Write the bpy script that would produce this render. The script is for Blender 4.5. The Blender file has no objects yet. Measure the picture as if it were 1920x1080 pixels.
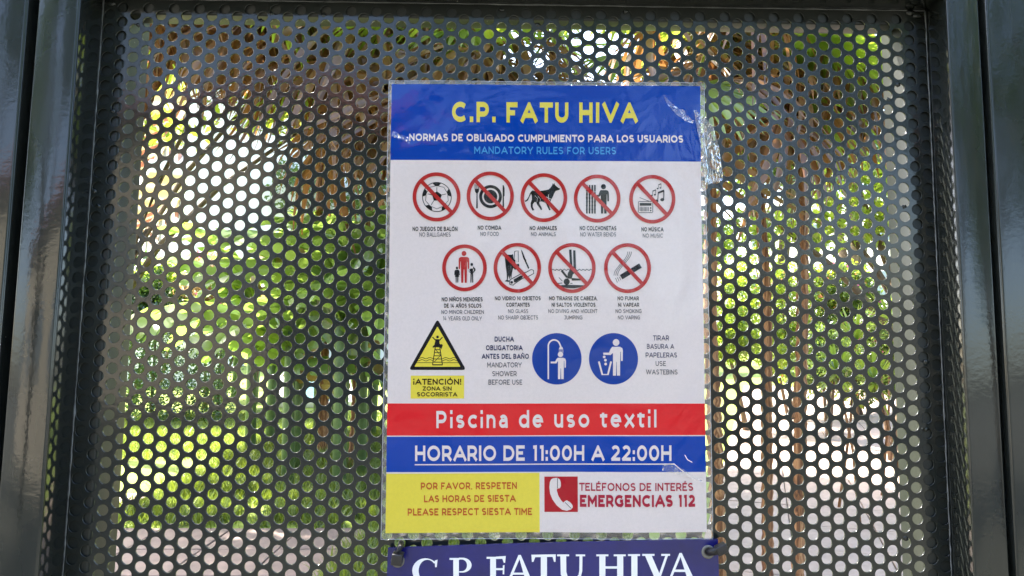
import bpy, bmesh, math, random
import numpy as np
from mathutils import Vector, Matrix, Euler
from mathutils.geometry import tessellate_polygon

# ============================================================ camera, light, exposure
SC = bpy.context.scene
COL = SC.collection
R = math.radians
ROW0 = 1.8445          # height of the uppermost row of holes above the ground
F_PX = 1380.0
RM = Matrix(((0.9997520409, -0.0085723096, -0.0205516943),
             (0.0064385540, 0.9947913203, -0.1017289244),
             (0.0213166990, 0.1015713766, 0.9945998460)))
AX = Matrix(((1, 0, 0), (0, 0, -1), (0, 1, 0)))
ROT = AX @ RM
CAM = Vector((0.40060, -0.69034, ROW0 - 0.29452))
cd = bpy.data.cameras.new('camera')
cam = bpy.data.objects.new('camera', cd)
COL.objects.link(cam)
cam.matrix_world = Matrix.Translation(CAM) @ ROT.to_4x4()
cd.sensor_width = 36.0
cd.lens = 36.0 * F_PX / 1920.0
cd.shift_x = -0.03966
cd.shift_y = -0.04426
cd.clip_start = 0.02
cd.clip_end = 2000
SC.camera = cam

SUN_EL, SUN_AZ = 50.0, -58.0     # azimuth from +Y (beyond the gate) towards the left
w = bpy.data.worlds.new('World')
SC.world = w
w.use_nodes = True
nt = w.node_tree
nt.nodes.clear()
sky = nt.nodes.new('ShaderNodeTexSky')
sky.sky_type = 'NISHITA'
sky.sun_disc = False
sky.sun_elevation = R(SUN_EL)
sky.sun_rotation = R(SUN_AZ)
sky.air_density = 1.0
sky.dust_density = 3.0
bg = nt.nodes.new('ShaderNodeBackground')
bg.inputs[1].default_value = 0.15
wo = nt.nodes.new('ShaderNodeOutputWorld')
nt.links.new(sky.outputs[0], bg.inputs[0])
nt.links.new(bg.outputs[0], wo.inputs[0])
sl = bpy.data.lights.new('sun', 'SUN')
sl.energy = 3.8
sl.angle = R(0.5)
sl.color = (1.0, 0.94, 0.85)
sun = bpy.data.objects.new('sun', sl)
COL.objects.link(sun)
sdir = Vector((math.sin(R(SUN_AZ)) * math.cos(R(SUN_EL)), math.cos(R(SUN_AZ)) * math.cos(R(SUN_EL)), math.sin(R(SUN_EL))))
sun.rotation_euler = sdir.to_track_quat('Z', 'Y').to_euler()
sun.location = (-6, 6, 12)
SC.view_settings.view_transform = 'Standard'
SC.view_settings.look = 'None'
SC.view_settings.gamma = 1
SC.view_settings.use_curve_mapping = False
SC.view_settings.exposure = 2.95
SC.render.engine = 'CYCLES'
SC.cycles.use_denoising = True
SC.cycles.max_bounces = 8
SC.cycles.diffuse_bounces = 4
SC.cycles.glossy_bounces = 4
SC.cycles.transmission_bounces = 6
SC.cycles.transparent_max_bounces = 24
SC.cycles.sample_clamp_indirect = 6
SC.cycles.caustics_reflective = False
SC.cycles.caustics_refractive = False


def ray(u, v):
    """direction of a measured point of the photograph (1920 x 1080)"""
    return ROT @ Vector(((u - 1036.14) / F_PX, -(v - 455.03) / F_PX, -1.0))


def on_plane(u, v, y=0.0):
    d = ray(u, v)
    t = (y - CAM.y) / d.y
    return CAM + d * t


def spot(u, v, dist):
    """measured point at dist metres beyond the camera"""
    d = ray(u, v)
    return CAM + d * (dist / d.y)


def ground(u, dist, z=0.0):
    p = spot(u, 596, dist)
    return Vector((p.x, p.y, z))


# ============================================================ materials
def newmat(name):
    m = bpy.data.materials.new(name)
    m.use_nodes = True
    t = m.node_tree
    t.nodes.clear()
    out = t.nodes.new('ShaderNodeOutputMaterial')
    return m, t, out


def N(t, typ, **kw):
    n = t.nodes.new(typ)
    for k, v in kw.items():
        if k.startswith('i_'):
            n.inputs[k[2:].replace('_', ' ')].default_value = v
        else:
            setattr(n, k, v)
    return n


def noise(t, scale, detail=4, rough=0.55, vec=None, dist=0.0):
    n = N(t, 'ShaderNodeTexNoise')
    n.inputs['Scale'].default_value = scale
    n.inputs['Detail'].default_value = detail
    n.inputs['Roughness'].default_value = rough
    n.inputs['Distortion'].default_value = dist
    if vec:
        t.links.new(vec, n.inputs['Vector'])
    return n


def ramp(t, fac, stops):
    r = N(t, 'ShaderNodeValToRGB')
    e = r.color_ramp.elements
    while len(e) < len(stops):
        e.new(0.5)
    for i, (p, c) in enumerate(stops):
        e[i].position = p
        e[i].color = (*c, 1) if len(c) == 3 else c
    t.links.new(fac, r.inputs[0])
    return r


def coords(t, kind='Object'):
    return N(t, 'ShaderNodeTexCoord').outputs[kind]


def simple(name, col, rough=0.6, var=0.12, scale=30, bump=0.0, bscale=60, spec=0.5, metallic=0.0, coat=0.0):
    m, t, out = newmat(name)
    b = N(t, 'ShaderNodeBsdfPrincipled')
    co = coords(t)
    n = noise(t, scale, 5, 0.6, co)
    r = ramp(t, n.outputs['Fac'], [(0.3, tuple(c * (1 - var) for c in col)), (0.7, tuple(min(1, c * (1 + var)) for c in col))])
    t.links.new(r.outputs[0], b.inputs['Base Color'])
    b.inputs['Roughness'].default_value = rough
    b.inputs['Metallic'].default_value = metallic
    b.inputs['Specular IOR Level'].default_value = spec
    b.inputs['Coat Weight'].default_value = coat
    if bump:
        n2 = noise(t, bscale, 5, 0.6, co)
        bp = N(t, 'ShaderNodeBump')
        bp.inputs['Strength'].default_value = bump
        bp.inputs['Distance'].default_value = 0.01
        t.links.new(n2.outputs['Fac'], bp.inputs['Height'])
        t.links.new(bp.outputs[0], b.inputs['Normal'])
    t.links.new(b.outputs[0], out.inputs[0])
    return m


def leafmat(name, c1, c2, trans=0.45, tcol=None, gloss=0.06, rough=0.35, streak=0.0):
    m, t, out = newmat(name)
    g = N(t, 'ShaderNodeNewGeometry')
    r = ramp(t, g.outputs['Random Per Island'], [(0.0, c1), (1.0, c2)])
    col = r.outputs[0]
    if streak:
        n = noise(t, streak, 3, 0.6, coords(t))
        mx = N(t, 'ShaderNodeMix', data_type='RGBA', blend_type='MULTIPLY')
        mx.inputs[0].default_value = 0.6
        rr = ramp(t, n.outputs['Fac'], [(0.35, (0.45, 0.42, 0.38)), (0.65, (1.2, 1.2, 1.2))])
        t.links.new(col, mx.inputs[6])
        t.links.new(rr.outputs[0], mx.inputs[7])
        col = mx.outputs[2]
    d = N(t, 'ShaderNodeBsdfDiffuse')
    t.links.new(col, d.inputs[0])
    tr = N(t, 'ShaderNodeBsdfTranslucent')
    if tcol:
        mm = N(t, 'ShaderNodeMix', data_type='RGBA', blend_type='MIX')
        mm.inputs[0].default_value = 0.75
        mm.inputs[7].default_value = (*tcol, 1)
        t.links.new(col, mm.inputs[6])
        t.links.new(mm.outputs[2], tr.inputs[0])
    else:
        t.links.new(col, tr.inputs[0])
    a = N(t, 'ShaderNodeMixShader')
    a.inputs[0].default_value = trans
    t.links.new(d.outputs[0], a.inputs[1])
    t.links.new(tr.outputs[0], a.inputs[2])
    gl = N(t, 'ShaderNodeBsdfGlossy')
    gl.inputs['Roughness'].default_value = rough
    b = N(t, 'ShaderNodeMixShader')
    b.inputs[0].default_value = gloss
    t.links.new(a.outputs[0], b.inputs[1])
    t.links.new(gl.outputs[0], b.inputs[2])
    t.links.new(b.outputs[0], out.inputs[0])
    return m


def paint_metal(name='anthracite_sheet_paint', ior=1.42, r0=0.06, r1=0.12):
    m, t, out = newmat(name)
    co = coords(t)
    b = N(t, 'ShaderNodeBsdfPrincipled')
    n1 = noise(t, 9, 5, 0.6, co)
    base = ramp(t, n1.outputs['Fac'], [(0.3, (0.0105, 0.0125, 0.0115)), (0.7, (0.0165, 0.0185, 0.0170))])
    # paint runs, dust specks
    v = N(t, 'ShaderNodeTexVoronoi')
    v.inputs['Scale'].default_value = 55
    t.links.new(co, v.inputs['Vector'])
    sp = ramp(t, v.outputs['Distance'], [(0.0, (1, 1, 1)), (0.035, (1, 1, 1)), (0.05, (0, 0, 0))])
    n5 = noise(t, 14, 2, 0.5, co)
    gate = ramp(t, n5.outputs['Fac'], [(0.58, (0, 0, 0)), (0.62, (1, 1, 1))])
    mul = N(t, 'ShaderNodeMath', operation='MULTIPLY')
    t.links.new(sp.outputs[0], mul.inputs[0])
    t.links.new(gate.outputs[0], mul.inputs[1])
    mp = N(t, 'ShaderNodeMapping')
    mp.inputs['Scale'].default_value = (60, 60, 3)
    t.links.new(co, mp.inputs[0])
    n6 = noise(t, 3, 6, 0.7, mp.outputs[0])
    dust = ramp(t, n6.outputs['Fac'], [(0.62, (0, 0, 0)), (0.9, (0.10, 0.10, 0.10))])
    ad = N(t, 'ShaderNodeMath', operation='ADD', use_clamp=True)
    t.links.new(mul.outputs[0], ad.inputs[0])
    t.links.new(dust.outputs[0], ad.inputs[1])
    mx = N(t, 'ShaderNodeMix', data_type='RGBA')
    t.links.new(ad.outputs[0], mx.inputs[0])
    t.links.new(base.outputs[0], mx.inputs[6])
    mx.inputs[7].default_value = (0.20, 0.195, 0.18, 1)
    t.links.new(mx.outputs[2], b.inputs['Base Color'])
    rr = ramp(t, n1.outputs['Fac'], [(0.2, (r0,) * 3), (0.8, (r1,) * 3)])
    t.links.new(rr.outputs[0], b.inputs['Roughness'])
    b.inputs['IOR'].default_value = ior
    n2 = noise(t, 260, 2, 0.5, co)
    n3 = noise(t, 30, 4, 0.55, co, 0.6)
    b1 = N(t, 'ShaderNodeBump')
    b1.inputs['Strength'].default_value = 0.03
    b1.inputs['Distance'].default_value = 0.002
    t.links.new(n2.outputs['Fac'], b1.inputs['Height'])
    b2 = N(t, 'ShaderNodeBump')
    b2.inputs['Strength'].default_value = 0.016
    b2.inputs['Distance'].default_value = 0.01
    t.links.new(n3.outputs['Fac'], b2.inputs['Height'])
    t.links.new(b1.outputs[0], b2.inputs['Normal'])
    t.links.new(b2.outputs[0], b.inputs['Normal'])
    t.links.new(b.outputs[0], out.inputs[0])
    return m


def film_mat(name, haze, strength=1.7, rough=0.05, wr=1.0, crinkle=0.0):
    """clear laminating film"""
    m, t, out = newmat(name)
    co = coords(t)
    n1 = noise(t, 7, 3, 0.5, co, 0.8)
    n2 = noise(t, 55, 4, 0.6, co)
    b1 = N(t, 'ShaderNodeBump')
    b1.inputs['Strength'].default_value = 0.35 * wr
    b1.inputs['Distance'].default_value = 0.012
    t.links.new(n1.outputs['Fac'], b1.inputs['Height'])
    b2 = N(t, 'ShaderNodeBump')
    b2.inputs['Strength'].default_value = 0.10 * wr + crinkle
    b2.inputs['Distance'].default_value = 0.002
    t.links.new(n2.outputs['Fac'], b2.inputs['Height'])
    t.links.new(b1.outputs[0], b2.inputs['Normal'])
    fr = N(t, 'ShaderNodeFresnel')
    fr.inputs['IOR'].default_value = 1.5
    t.links.new(b2.outputs[0], fr.inputs['Normal'])
    mu = N(t, 'ShaderNodeMath', operation='MULTIPLY', use_clamp=True)
    mu.inputs[1].default_value = strength
    t.links.new(fr.outputs[0], mu.inputs[0])
    tp = N(t, 'ShaderNodeBsdfTransparent')
    gl = N(t, 'ShaderNodeBsdfGlossy')
    gl.inputs['Roughness'].default_value = rough
    t.links.new(b2.outputs[0], gl.inputs['Normal'])
    under = tp.outputs[0]
    if haze:
        df = N(t, 'ShaderNodeBsdfDiffuse')
        df.inputs[0].default_value = (0.75, 0.72, 0.74, 1)
        tl = N(t, 'ShaderNodeBsdfTranslucent')
        tl.inputs[0].default_value = (0.75, 0.72, 0.74, 1)
        m1 = N(t, 'ShaderNodeMixShader')
        m1.inputs[0].default_value = 0.4
        t.links.new(df.outputs[0], m1.inputs[1])
        t.links.new(tl.outputs[0], m1.inputs[2])
        hz = N(t, 'ShaderNodeMixShader')
        n4 = noise(t, 40, 5, 0.65, co, 0.5)
        rr = ramp(t, n4.outputs['Fac'], [(0.35, (haze * 0.5,) * 3), (0.65, (min(1, haze * 1.5),) * 3)])
        t.links.new(rr.outputs[0], hz.inputs[0])
        t.links.new(tp.outputs[0], hz.inputs[1])
        t.links.new(m1.outputs[0], hz.inputs[2])
        under = hz.outputs[0]
    ms = N(t, 'ShaderNodeMixShader')
    t.links.new(mu.outputs[0], ms.inputs[0])
    t.links.new(under, ms.inputs[1])
    t.links.new(gl.outputs[0], ms.inputs[2])
    t.links.new(ms.outputs[0], out.inputs[0])
    return m


def ink(name, col, rough=0.5):
    return simple(name, col, 0.9, 0.03, 400, spec=0.0)


M = {}
M['paint'] = paint_metal()
M['enamel'] = paint_metal('glossy_anthracite_enamel', 1.48)
M['matt_paint'] = paint_metal('weathered_anthracite_paint', 1.36, 0.3, 0.45)
M['film'] = film_mat('laminating_film', 0.0, 0.62, 0.035, 1.2)
M['film_edge'] = film_mat('milky_film_margin', 0.17, 1.0, 0.08)
M['tape'] = film_mat('crinkled_clear_tape', 0.12, 0.8, 0.10, 1.6, 0.6)
M['white_ink'] = ink('print_white', (0.89, 0.765, 0.765))
M['blue_ink'] = ink('print_blue', (0.001, 0.056, 0.44))
M['badge_blue'] = ink('print_badge_blue', (0.006, 0.052, 0.36))
M['red_ink'] = ink('print_red', (0.52, 0.028, 0.03))
M['band_red'] = ink('print_band_red', (0.86, 0.022, 0.03))
M['yellow_ink'] = ink('print_yellow', (0.92, 0.74, 0.08))
M['title_yellow'] = ink('print_title_yellow', (0.88, 0.72, 0.09))
M['light_blue_ink'] = ink('print_light_blue', (0.08, 0.36, 0.75))
M['black_ink'] = ink('print_black', (0.014, 0.012, 0.016))
M['gray_ink'] = ink('print_gray', (0.10, 0.09, 0.11))
M['navy_ink'] = ink('print_navy', (0.018, 0.022, 0.10))
M['orange_ink'] = ink('print_orange_brown', (0.60, 0.11, 0.02))
M['crimson_ink'] = ink('print_crimson', (0.46, 0.014, 0.05))
M['phone_red'] = ink('print_phone_red', (0.50, 0.008, 0.022))
M['banner'] = simple('violet_blue_enamel', (0.006, 0.006, 0.095), 0.25, 0.4, 14, 0.1, 30)
M['banner_white'] = simple('enamel_white', (0.72, 0.70, 0.76), 0.3, 0.03, 50)
M['eyelet'] = simple('dull_eyelet_metal', (0.15, 0.14, 0.13), 0.55, 0.15, 300, metallic=0.2)
M['tie'] = simple('black_nylon', (0.008, 0.007, 0.010), 0.45, 0.1, 300, 0.2, 500)


# ============================================================ object helpers
def link(name, me, mat=None, parent=None):
    o = bpy.data.objects.new(name, me)
    COL.objects.link(o)
    if mat and me is not None and not me.materials:
        me.materials.append(mat)
    if parent:
        o.parent = parent
    return o


def tag(o, label=None, cat=None, group=None, kind=None):
    if label: o['label'] = label
    if cat: o['category'] = cat
    if group: o['group'] = group
    if kind: o['kind'] = kind
    return o


def empty(name, loc, label, cat, group=None):
    o = bpy.data.objects.new(name, None)
    COL.objects.link(o)
    o.location = loc
    o.empty_display_size = 0.1
    return tag(o, label, cat, group)


def mesh_np(name, V, Fc, smooth=False):
    me = bpy.data.meshes.new(name)
    V = np.asarray(V, dtype=np.float32)
    Fc = np.asarray(Fc, dtype=np.int32)
    k = Fc.shape[1]
    me.vertices.add(len(V))
    me.vertices.foreach_set('co', V.ravel())
    me.loops.add(Fc.size)
    me.loops.foreach_set('vertex_index', Fc.ravel())
    me.polygons.add(len(Fc))
    me.polygons.foreach_set('loop_start', np.arange(0, Fc.size, k, dtype=np.int32))
    me.polygons.foreach_set('loop_total', np.full(len(Fc), k, dtype=np.int32))
    if smooth:
        me.polygons.foreach_set('use_smooth', np.ones(len(Fc), dtype=bool))
    me.update(calc_edges=True)
    return me


def mesh_py(name, V, Fc, smooth=False):
    me = bpy.data.meshes.new(name)
    me.from_pydata([tuple(v) for v in V], [], Fc)
    if smooth:
        for p in me.polygons: p.use_smooth = True
    me.update()
    return me


def rbox(name, lo, hi, r=0.002, seg=3):
    bm = bmesh.new()
    bmesh.ops.create_cube(bm, size=1)
    for v in bm.verts:
        v.co = Vector([(lo[i] + hi[i]) / 2 + v.co[i] * (hi[i] - lo[i]) for i in range(3)])
    if r > 0:
        bmesh.ops.bevel(bm, geom=list(bm.edges), offset=r, segments=seg, profile=0.5, affect='EDGES')
    me = bpy.data.meshes.new(name)
    for f in bm.faces: f.smooth = True
    bm.to_mesh(me)
    bm.free()
    try:
        me.set_sharp_from_angle(angle=R(35))
    except Exception:
        pass
    return me


def tube_mesh(name, pts, rads, sides=8, caps=True, smooth=True):
    V, Fc = [], []
    pts = [Vector(p) for p in pts]
    up0 = Vector((0, 0, 1))
    for i, p in enumerate(pts):
        d = (pts[min(i + 1, len(pts) - 1)] - pts[max(i - 1, 0)]).normalized()
        a = d.cross(up0 if abs(d.z) < 0.95 else Vector((1, 0, 0))).normalized()
        b = d.cross(a).normalized()
        for k in range(sides):
            an = 2 * math.pi * k / sides
            V.append(p + (a * math.cos(an) + b * math.sin(an)) * rads[i])
    for i in range(len(pts) - 1):
        for k in range(sides):
            k2 = (k + 1) % sides
            Fc.append((i * sides + k, i * sides + k2, (i + 1) * sides + k2, (i + 1) * sides + k))
    if caps:
        Fc.append(tuple(range(sides - 1, -1, -1)))
        Fc.append(tuple((len(pts) - 1) * sides + k for k in range(sides)))
    return mesh_py(name, V, Fc, smooth)


# ============================================================ THE GATE
gate = empty('perforated_gate', (0.38, 0, 0),
             'dark grey painted metal gate leaf with perforated sheet behind the two signs', 'gate')


def gpart(name, me, mat='paint', parent=None):
    o = link(name, me, M[mat] if isinstance(mat, str) else mat, parent or gate)
    if o.parent is gate:
        o.matrix_parent_inverse = Matrix.Translation((-0.38, 0, 0))
    return o


def perforated_sheet():
    """hexagonal cells of R10 T14 sheet; the outer cells are left blank"""
    pitch, rad, seg, th = 0.014, 0.00502, 24, 0.002
    cx = pitch * math.sqrt(3) / 2
    hexr = pitch / math.sqrt(3)
    ang = np.arange(seg) * 2 * np.pi / seg
    cosa, sina = np.cos(ang), np.sin(ang)
    # hexagon boundary radius for every angle (corners at 0, 60, ...)
    aa = (ang + np.pi / 6) % (np.pi / 3) - np.pi / 6
    # flat sides top and bottom: corners on the x axis
    hb = (pitch / 2) / np.cos(((ang % (np.pi / 3)) - np.pi / 6))
    ch = 0.00022
    rings = [(hb, 0.0, True), (rad + ch, 0.0, False), (rad, ch, False), (rad, th - ch, False), (rad + ch, th, False), (hb, th, True)]
    ring_xyz = []
    for rr, y, _ in rings:
        ring_xyz.append(np.stack([cosa * rr, np.full(seg, y), sina * rr], 1))
    cell = np.concatenate(ring_xyz)             # (6*seg, 3)
    fc = []
    for i in range(5):
        for k in range(seg):
            k2 = (k + 1) % seg
            fc.append((i * seg + k, i * seg + k2, (i + 1) * seg + k2, (i + 1) * seg + k))
    fc = np.array(fc)
    centres = []
    blanks = []
    for c in range(-4, 68):
        for r in range(-2, 56):
            x = c * cx
            z = -(r + (0.5 if c % 2 else 0.0)) * pitch
            if -0.032 < x < 0.792 and z > -0.765:
                if z <= 0.001 and -0.0215 + rad * 0.2 < x < 0.7816 - rad * 0.2:
                    centres.append((x, z))
                else:
                    blanks.append((x, z))
    centres = np.array(centres)
    n = len(centres)
    V = np.tile(cell, (n, 1))
    off = np.repeat(np.stack([centres[:, 0], np.zeros(n), centres[:, 1] + ROW0], 1), len(cell), 0)
    V = V + off
    Fc = (fc[None] + (np.arange(n) * len(cell))[:, None, None]).reshape(-1, 4)
    # merge duplicates is unnecessary: cells share edge positions exactly
    sm = np.tile(np.repeat(np.array([0, 1, 1, 1, 0], bool), seg), n)
    me = mesh_np('perforated_sheet', V, Fc)
    me.polygons.foreach_set('use_smooth', sm)
    # blank cells
    bv, bf = [], []
    for (x, z) in blanks:
        for y in (0.0, th):
            b0 = len(bv)
            for k in range(6):
                a = k * math.pi / 3
                bv.append((x + hexr * math.cos(a), y, z + ROW0 + hexr * math.sin(a)))
            idx = list(range(b0, b0 + 6))
            bf.append(tuple(idx if y == 0 else idx[::-1]))
    bm = bmesh.new()
    bm.from_mesh(me)
    vs = [bm.verts.new(v) for v in bv]
    for f in bf:
        bm.faces.new([vs[i] for i in f])
    bm.to_mesh(me)
    bm.free()
    return me


gpart('perforated_sheet', perforated_sheet())
ZT = ROW0
# front frame (stands 36 mm proud of the sheet), square tubes with rounded edges
gpart('left_stile', rbox('stile', (-0.0563, -0.036, 0.06), (-0.0182, -0.0006, ZT + 0.055), 0.0026, 4), 'enamel')
gpart('right_stile', rbox('stile', (0.7812, -0.036, 0.06), (0.8120, -0.0006, ZT + 0.055), 0.0022, 4), 'enamel')
gpart('top_rail', rbox('rail', (-0.0179, -0.0355, ZT + 0.009), (0.7809, -0.0006, ZT + 0.0545), 0.0022, 4), 'enamel')
gpart('middle_rail', rbox('rail', (-0.0179, -0.0355, ZT - 0.80), (0.7809, -0.0006, ZT - 0.752), 0.0022, 4), 'enamel')
gpart('bottom_rail', rbox('rail', (-0.0179, -0.0355, 0.0605), (0.7809, -0.0006, 0.11), 0.0022, 4), 'enamel')
gpart('lower_panel', rbox('panel', (-0.03, 0.0, 0.062), (0.79, 0.002, ZT - 0.766), 0.0))
# rear frame
gpart('rear_stile', rbox('rear_stile', (-0.0363, 0.0026, 0.06), (0.0022, 0.047, ZT + 0.05), 0.003, 4), 'matt_paint')
gpart('rear_stile', rbox('rear_stile', (0.7575, 0.0026, 0.06), (0.7970, 0.047, ZT + 0.05), 0.003, 4), 'matt_paint')
gpart('rear_rail', rbox('rear_rail', (0.0025, 0.0026, ZT - 0.005), (0.7572, 0.028, ZT + 0.0497), 0.002, 4), 'matt_paint')
# sealant beads where the sheet meets the front frame
rng = random.Random(3)


def bead(x, z0, z1, n=160):
    pts, rd = [], []
    for i in range(n):
        z = z0 + (z1 - z0) * i / (n - 1)
        pts.append((x + rng.uniform(-1, 1) * 0.00025, -0.0003, z))
        rd.append(0.0006 * rng.uniform(0.5, 1.35) * (1.9 if rng.random() < 0.03 else 1))
    return tube_mesh('bead', pts, rd, 6)


M['bead'] = simple('grey_sealant', (0.11, 0.115, 0.12), 0.3, 0.3, 200)
gpart('sealant_bead', bead(-0.0187, ZT - 0.75, ZT + 0.008), 'bead')
gpart('sealant_bead', bead(0.7805, ZT - 0.75, ZT + 0.008), 'bead')
hp = [(-0.0185 + i * 0.00998, -0.0003, ZT + 0.0088 + rng.uniform(-1, 1) * 0.0002) for i in range(81)]
gpart('sealant_bead', tube_mesh('bead', hp, [0.0005 * rng.uniform(.6, 1.3) for _ in hp], 6), 'bead')
# weld blobs in the upper corners and drips of paint
for (bx, bz) in ((0.773, ZT + 0.004), (0.766, ZT + 0.0065), (-0.012, ZT + 0.004)):
    bm = bmesh.new()
    bmesh.ops.create_icosphere(bm, subdivisions=2, radius=0.0045)
    for v in bm.verts:
        v.co = Vector((v.co.x * 1.2, v.co.y * 0.4, v.co.z * 0.7)) * rng.uniform(0.8, 1.15) + Vector((bx, -0.0002, bz))
    me = bpy.data.meshes.new('weld')
    for f in bm.faces: f.smooth = True
    bm.to_mesh(me); bm.free()
    gpart('weld', me)
for k in range(16):
    c_ = rng.choice((-1, 0, 1, 61, 62, 63)) if k > 5 else rng.randrange(4, 60)
    r_ = rng.randrange(1, 37) if k > 5 else 0
    bx = c_ * 0.014 * math.sqrt(3) / 2 + rng.uniform(-1, 1) * 0.0035
    bz = ZT - (r_ + (0.5 if c_ % 2 else 0)) * 0.014 + rng.choice((-1, 1)) * 0.0042
    bm = bmesh.new()
    bmesh.ops.create_icosphere(bm, subdivisions=2, radius=0.0024)
    for v in bm.verts:
        v.co = Vector((v.co.x * 1.1, v.co.y * 0.45, v.co.z)) * rng.uniform(0.7, 1.3) + Vector((bx, 0.0006, bz))
    me = bpy.data.meshes.new('paint_blob')
    for f in bm.faces: f.smooth = True
    bm.to_mesh(me); bm.free()
    gpart('paint_blob', me)
# gate frame the leaf closes into
jamb = empty('gate_frame', (0.38, 0, 0), 'fixed dark grey metal frame around the perforated gate leaf', 'gate frame')


def jpart(name, me):
    o = link(name, me, M['enamel'], jamb)
    o.matrix_parent_inverse = Matrix.Translation((-0.38, 0, 0))


jpart('post', rbox('post', (-0.185, -0.036, 0), (-0.0650, 0.05, ZT + 0.2), 0.003, 4))
jpart('post', rbox('post', (0.8166, -0.0385, 0), (0.936, 0.05, ZT + 0.2), 0.003, 4))
jpart('lintel', rbox('lintel', (-0.0645, -0.035, ZT + 0.062), (0.8161, 0.05, ZT + 0.1995), 0.003, 4))
jpart('door_stop', rbox('door_stop', (-0.0646, 0.012, 0), (-0.0385, 0.048, ZT + 0.06), 0.001, 2))
jpart('door_stop', rbox('door_stop', (0.7990, 0.012, 0), (0.8162, 0.048, ZT + 0.06), 0.001, 2))

# ============================================================ THE LAMINATED NOTICE
PY = -0.0022


def bulge(x, z):
    """the notice is not quite flat (metres, towards the viewer)"""
    u = (x - 0.26) / 0.3
    v = (z - (ROW0 - 0.07)) / -0.42
    return (0.0011 * math.sin(u * 5.1 + 0.6) * math.sin(v * 4.2 + 0.4) + 0.0007 * math.sin(u * 9.0 + v * 7.0)
            + 0.0010 * math.sin(v * 11 + u * 2.0) * 0.5)


notice = empty('laminated_notice', (0.408, 0, 0),
               'laminated pool rules notice with blue heading, pictograms and yellow box, above the violet sign', 'notice')


def npart(name, me, mat, parent=None):
    o = link(name, me, M[mat], parent or notice)
    if o.parent is notice:
        o.matrix_parent_inverse = Matrix.Translation((-0.408, 0, 0))
    return o


def lay(u, v, layer):
    p = on_plane(u, v, PY)
    return (p.x, PY - layer * 0.00012 - bulge(p.x, p.z), p.z)


class Ink:
    """flat print: polygons given by measured points, tessellated onto the paper's gentle bulge"""
    def __init__(s): s.bm = bmesh.new()

    def grid(s, q, layer, nu=24, nv=24):
        (a, b, c, d) = [Vector((p[0], p[1], 0)) for p in q]   # TL TR BR BL
        vs = []
        for j in range(nv + 1):
            for i in range(nu + 1):
                p = a.lerp(b, i / nu).lerp(d.lerp(c, i / nu), j / nv)
                vs.append(s.bm.verts.new(lay(p.x, p.y, layer)))
        for j in range(nv):
            for i in range(nu):
                k = j * (nu + 1) + i
                s.bm.faces.new((vs[k], vs[k + nu + 1], vs[k + nu + 2], vs[k + 1]))
        return s

    def poly(s, pts, layer):
        vs = [s.bm.verts.new(lay(x, y, layer)) for x, y in pts]
        for t in tessellate_polygon([[Vector((x, y, 0)) for x, y in pts]]):
            s.bm.faces.new([vs[i] for i in t])
        return s

    def ring(s, cx, cy, rx, ry, t, layer, n=56):
        o = [(cx + rx * math.cos(2 * math.pi * i / n), cy + ry * math.sin(2 * math.pi * i / n)) for i in range(n)]
        i_ = [(cx + (rx - t) * math.cos(2 * math.pi * i / n), cy + (ry - t) * math.sin(2 * math.pi * i / n)) for i in range(n)]
        a = [s.bm.verts.new(lay(*p, layer)) for p in o]
        b = [s.bm.verts.new(lay(*p, layer)) for p in i_]
        for i in range(n):
            j = (i + 1) % n
            s.bm.faces.new((a[i], a[j], b[j], b[i]))
        return s

    def disc(s, cx, cy, rx, ry, layer, n=40):
        c = s.bm.verts.new(lay(cx, cy, layer))
        m_ = [s.bm.verts.new(lay(cx + rx * .5 * math.cos(2 * math.pi * i / n), cy + ry * .5 * math.sin(2 * math.pi * i / n), layer)) for i in range(n)]
        o = [s.bm.verts.new(lay(cx + rx * math.cos(2 * math.pi * i / n), cy + ry * math.sin(2 * math.pi * i / n), layer)) for i in range(n)]
        for i in range(n):
            j = (i + 1) % n
            s.bm.faces.new((c, m_[i], m_[j]))
            s.bm.faces.new((m_[i], o[i], o[j], m_[j]))
        return s

    def line(s, pts, wd, layer, closed=False):
        """a stroke of width wd through the points"""
        P = [Vector((x, y)) for x, y in pts]
        if closed: P = P + [P[0], P[1]]
        L_, R_ = [], []
        for i, p in enumerate(P):
            d = P[min(i + 1, len(P) - 1)] - P[max(i - 1, 0)]
            if d.length < 1e-9: d = Vector((1, 0))
            d.normalize()
            nrm = Vector((-d.y, d.x)) * wd / 2
            L_.append(s.bm.verts.new(lay(*(p + nrm), layer)))
            R_.append(s.bm.verts.new(lay(*(p - nrm), layer)))
        for i in range(len(P) - 1):
            s.bm.faces.new((L_[i], L_[i + 1], R_[i + 1], R_[i]))
        return s

    def build(s, name, mat, parent=None):
        me = bpy.data.meshes.new(name)
        for f in s.bm.faces:
            if f.normal.y > 0: f.normal_flip()
        s.bm.normal_update()
        for f in s.bm.faces:
            if f.normal.y > 0: f.normal_flip()
        s.bm.to_mesh(me)
        s.bm.free()
        return npart(name, me, mat, parent)


def seg_line(a, b, n=6):
    return [(a[0] + (b[0] - a[0]) * i / n, a[1] + (b[1] - a[1]) * i / n) for i in range(n + 1)]


# paper, bands
TL, TR, BR, BL = (735, 158), (1312.5, 162), (1325, 997), (722.5, 1000)


def edge_x(y, side):
    if side == 0:
        return TL[0] + (BL[0] - TL[0]) * (y - TL[1]) / (BL[1] - TL[1])
    return TR[0] + (BR[0] - TR[0]) * (y - TR[1]) / (BR[1] - TR[1])


def band(y0l, y0r, y1l, y1r, inset=0.0):
    return [(edge_x(y0l, 0) + inset, y0l), (edge_x(y0r, 1) - inset, y0r), (edge_x(y1r, 1) - inset, y1r), (edge_x(y1l, 0) + inset, y1l)]


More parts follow.
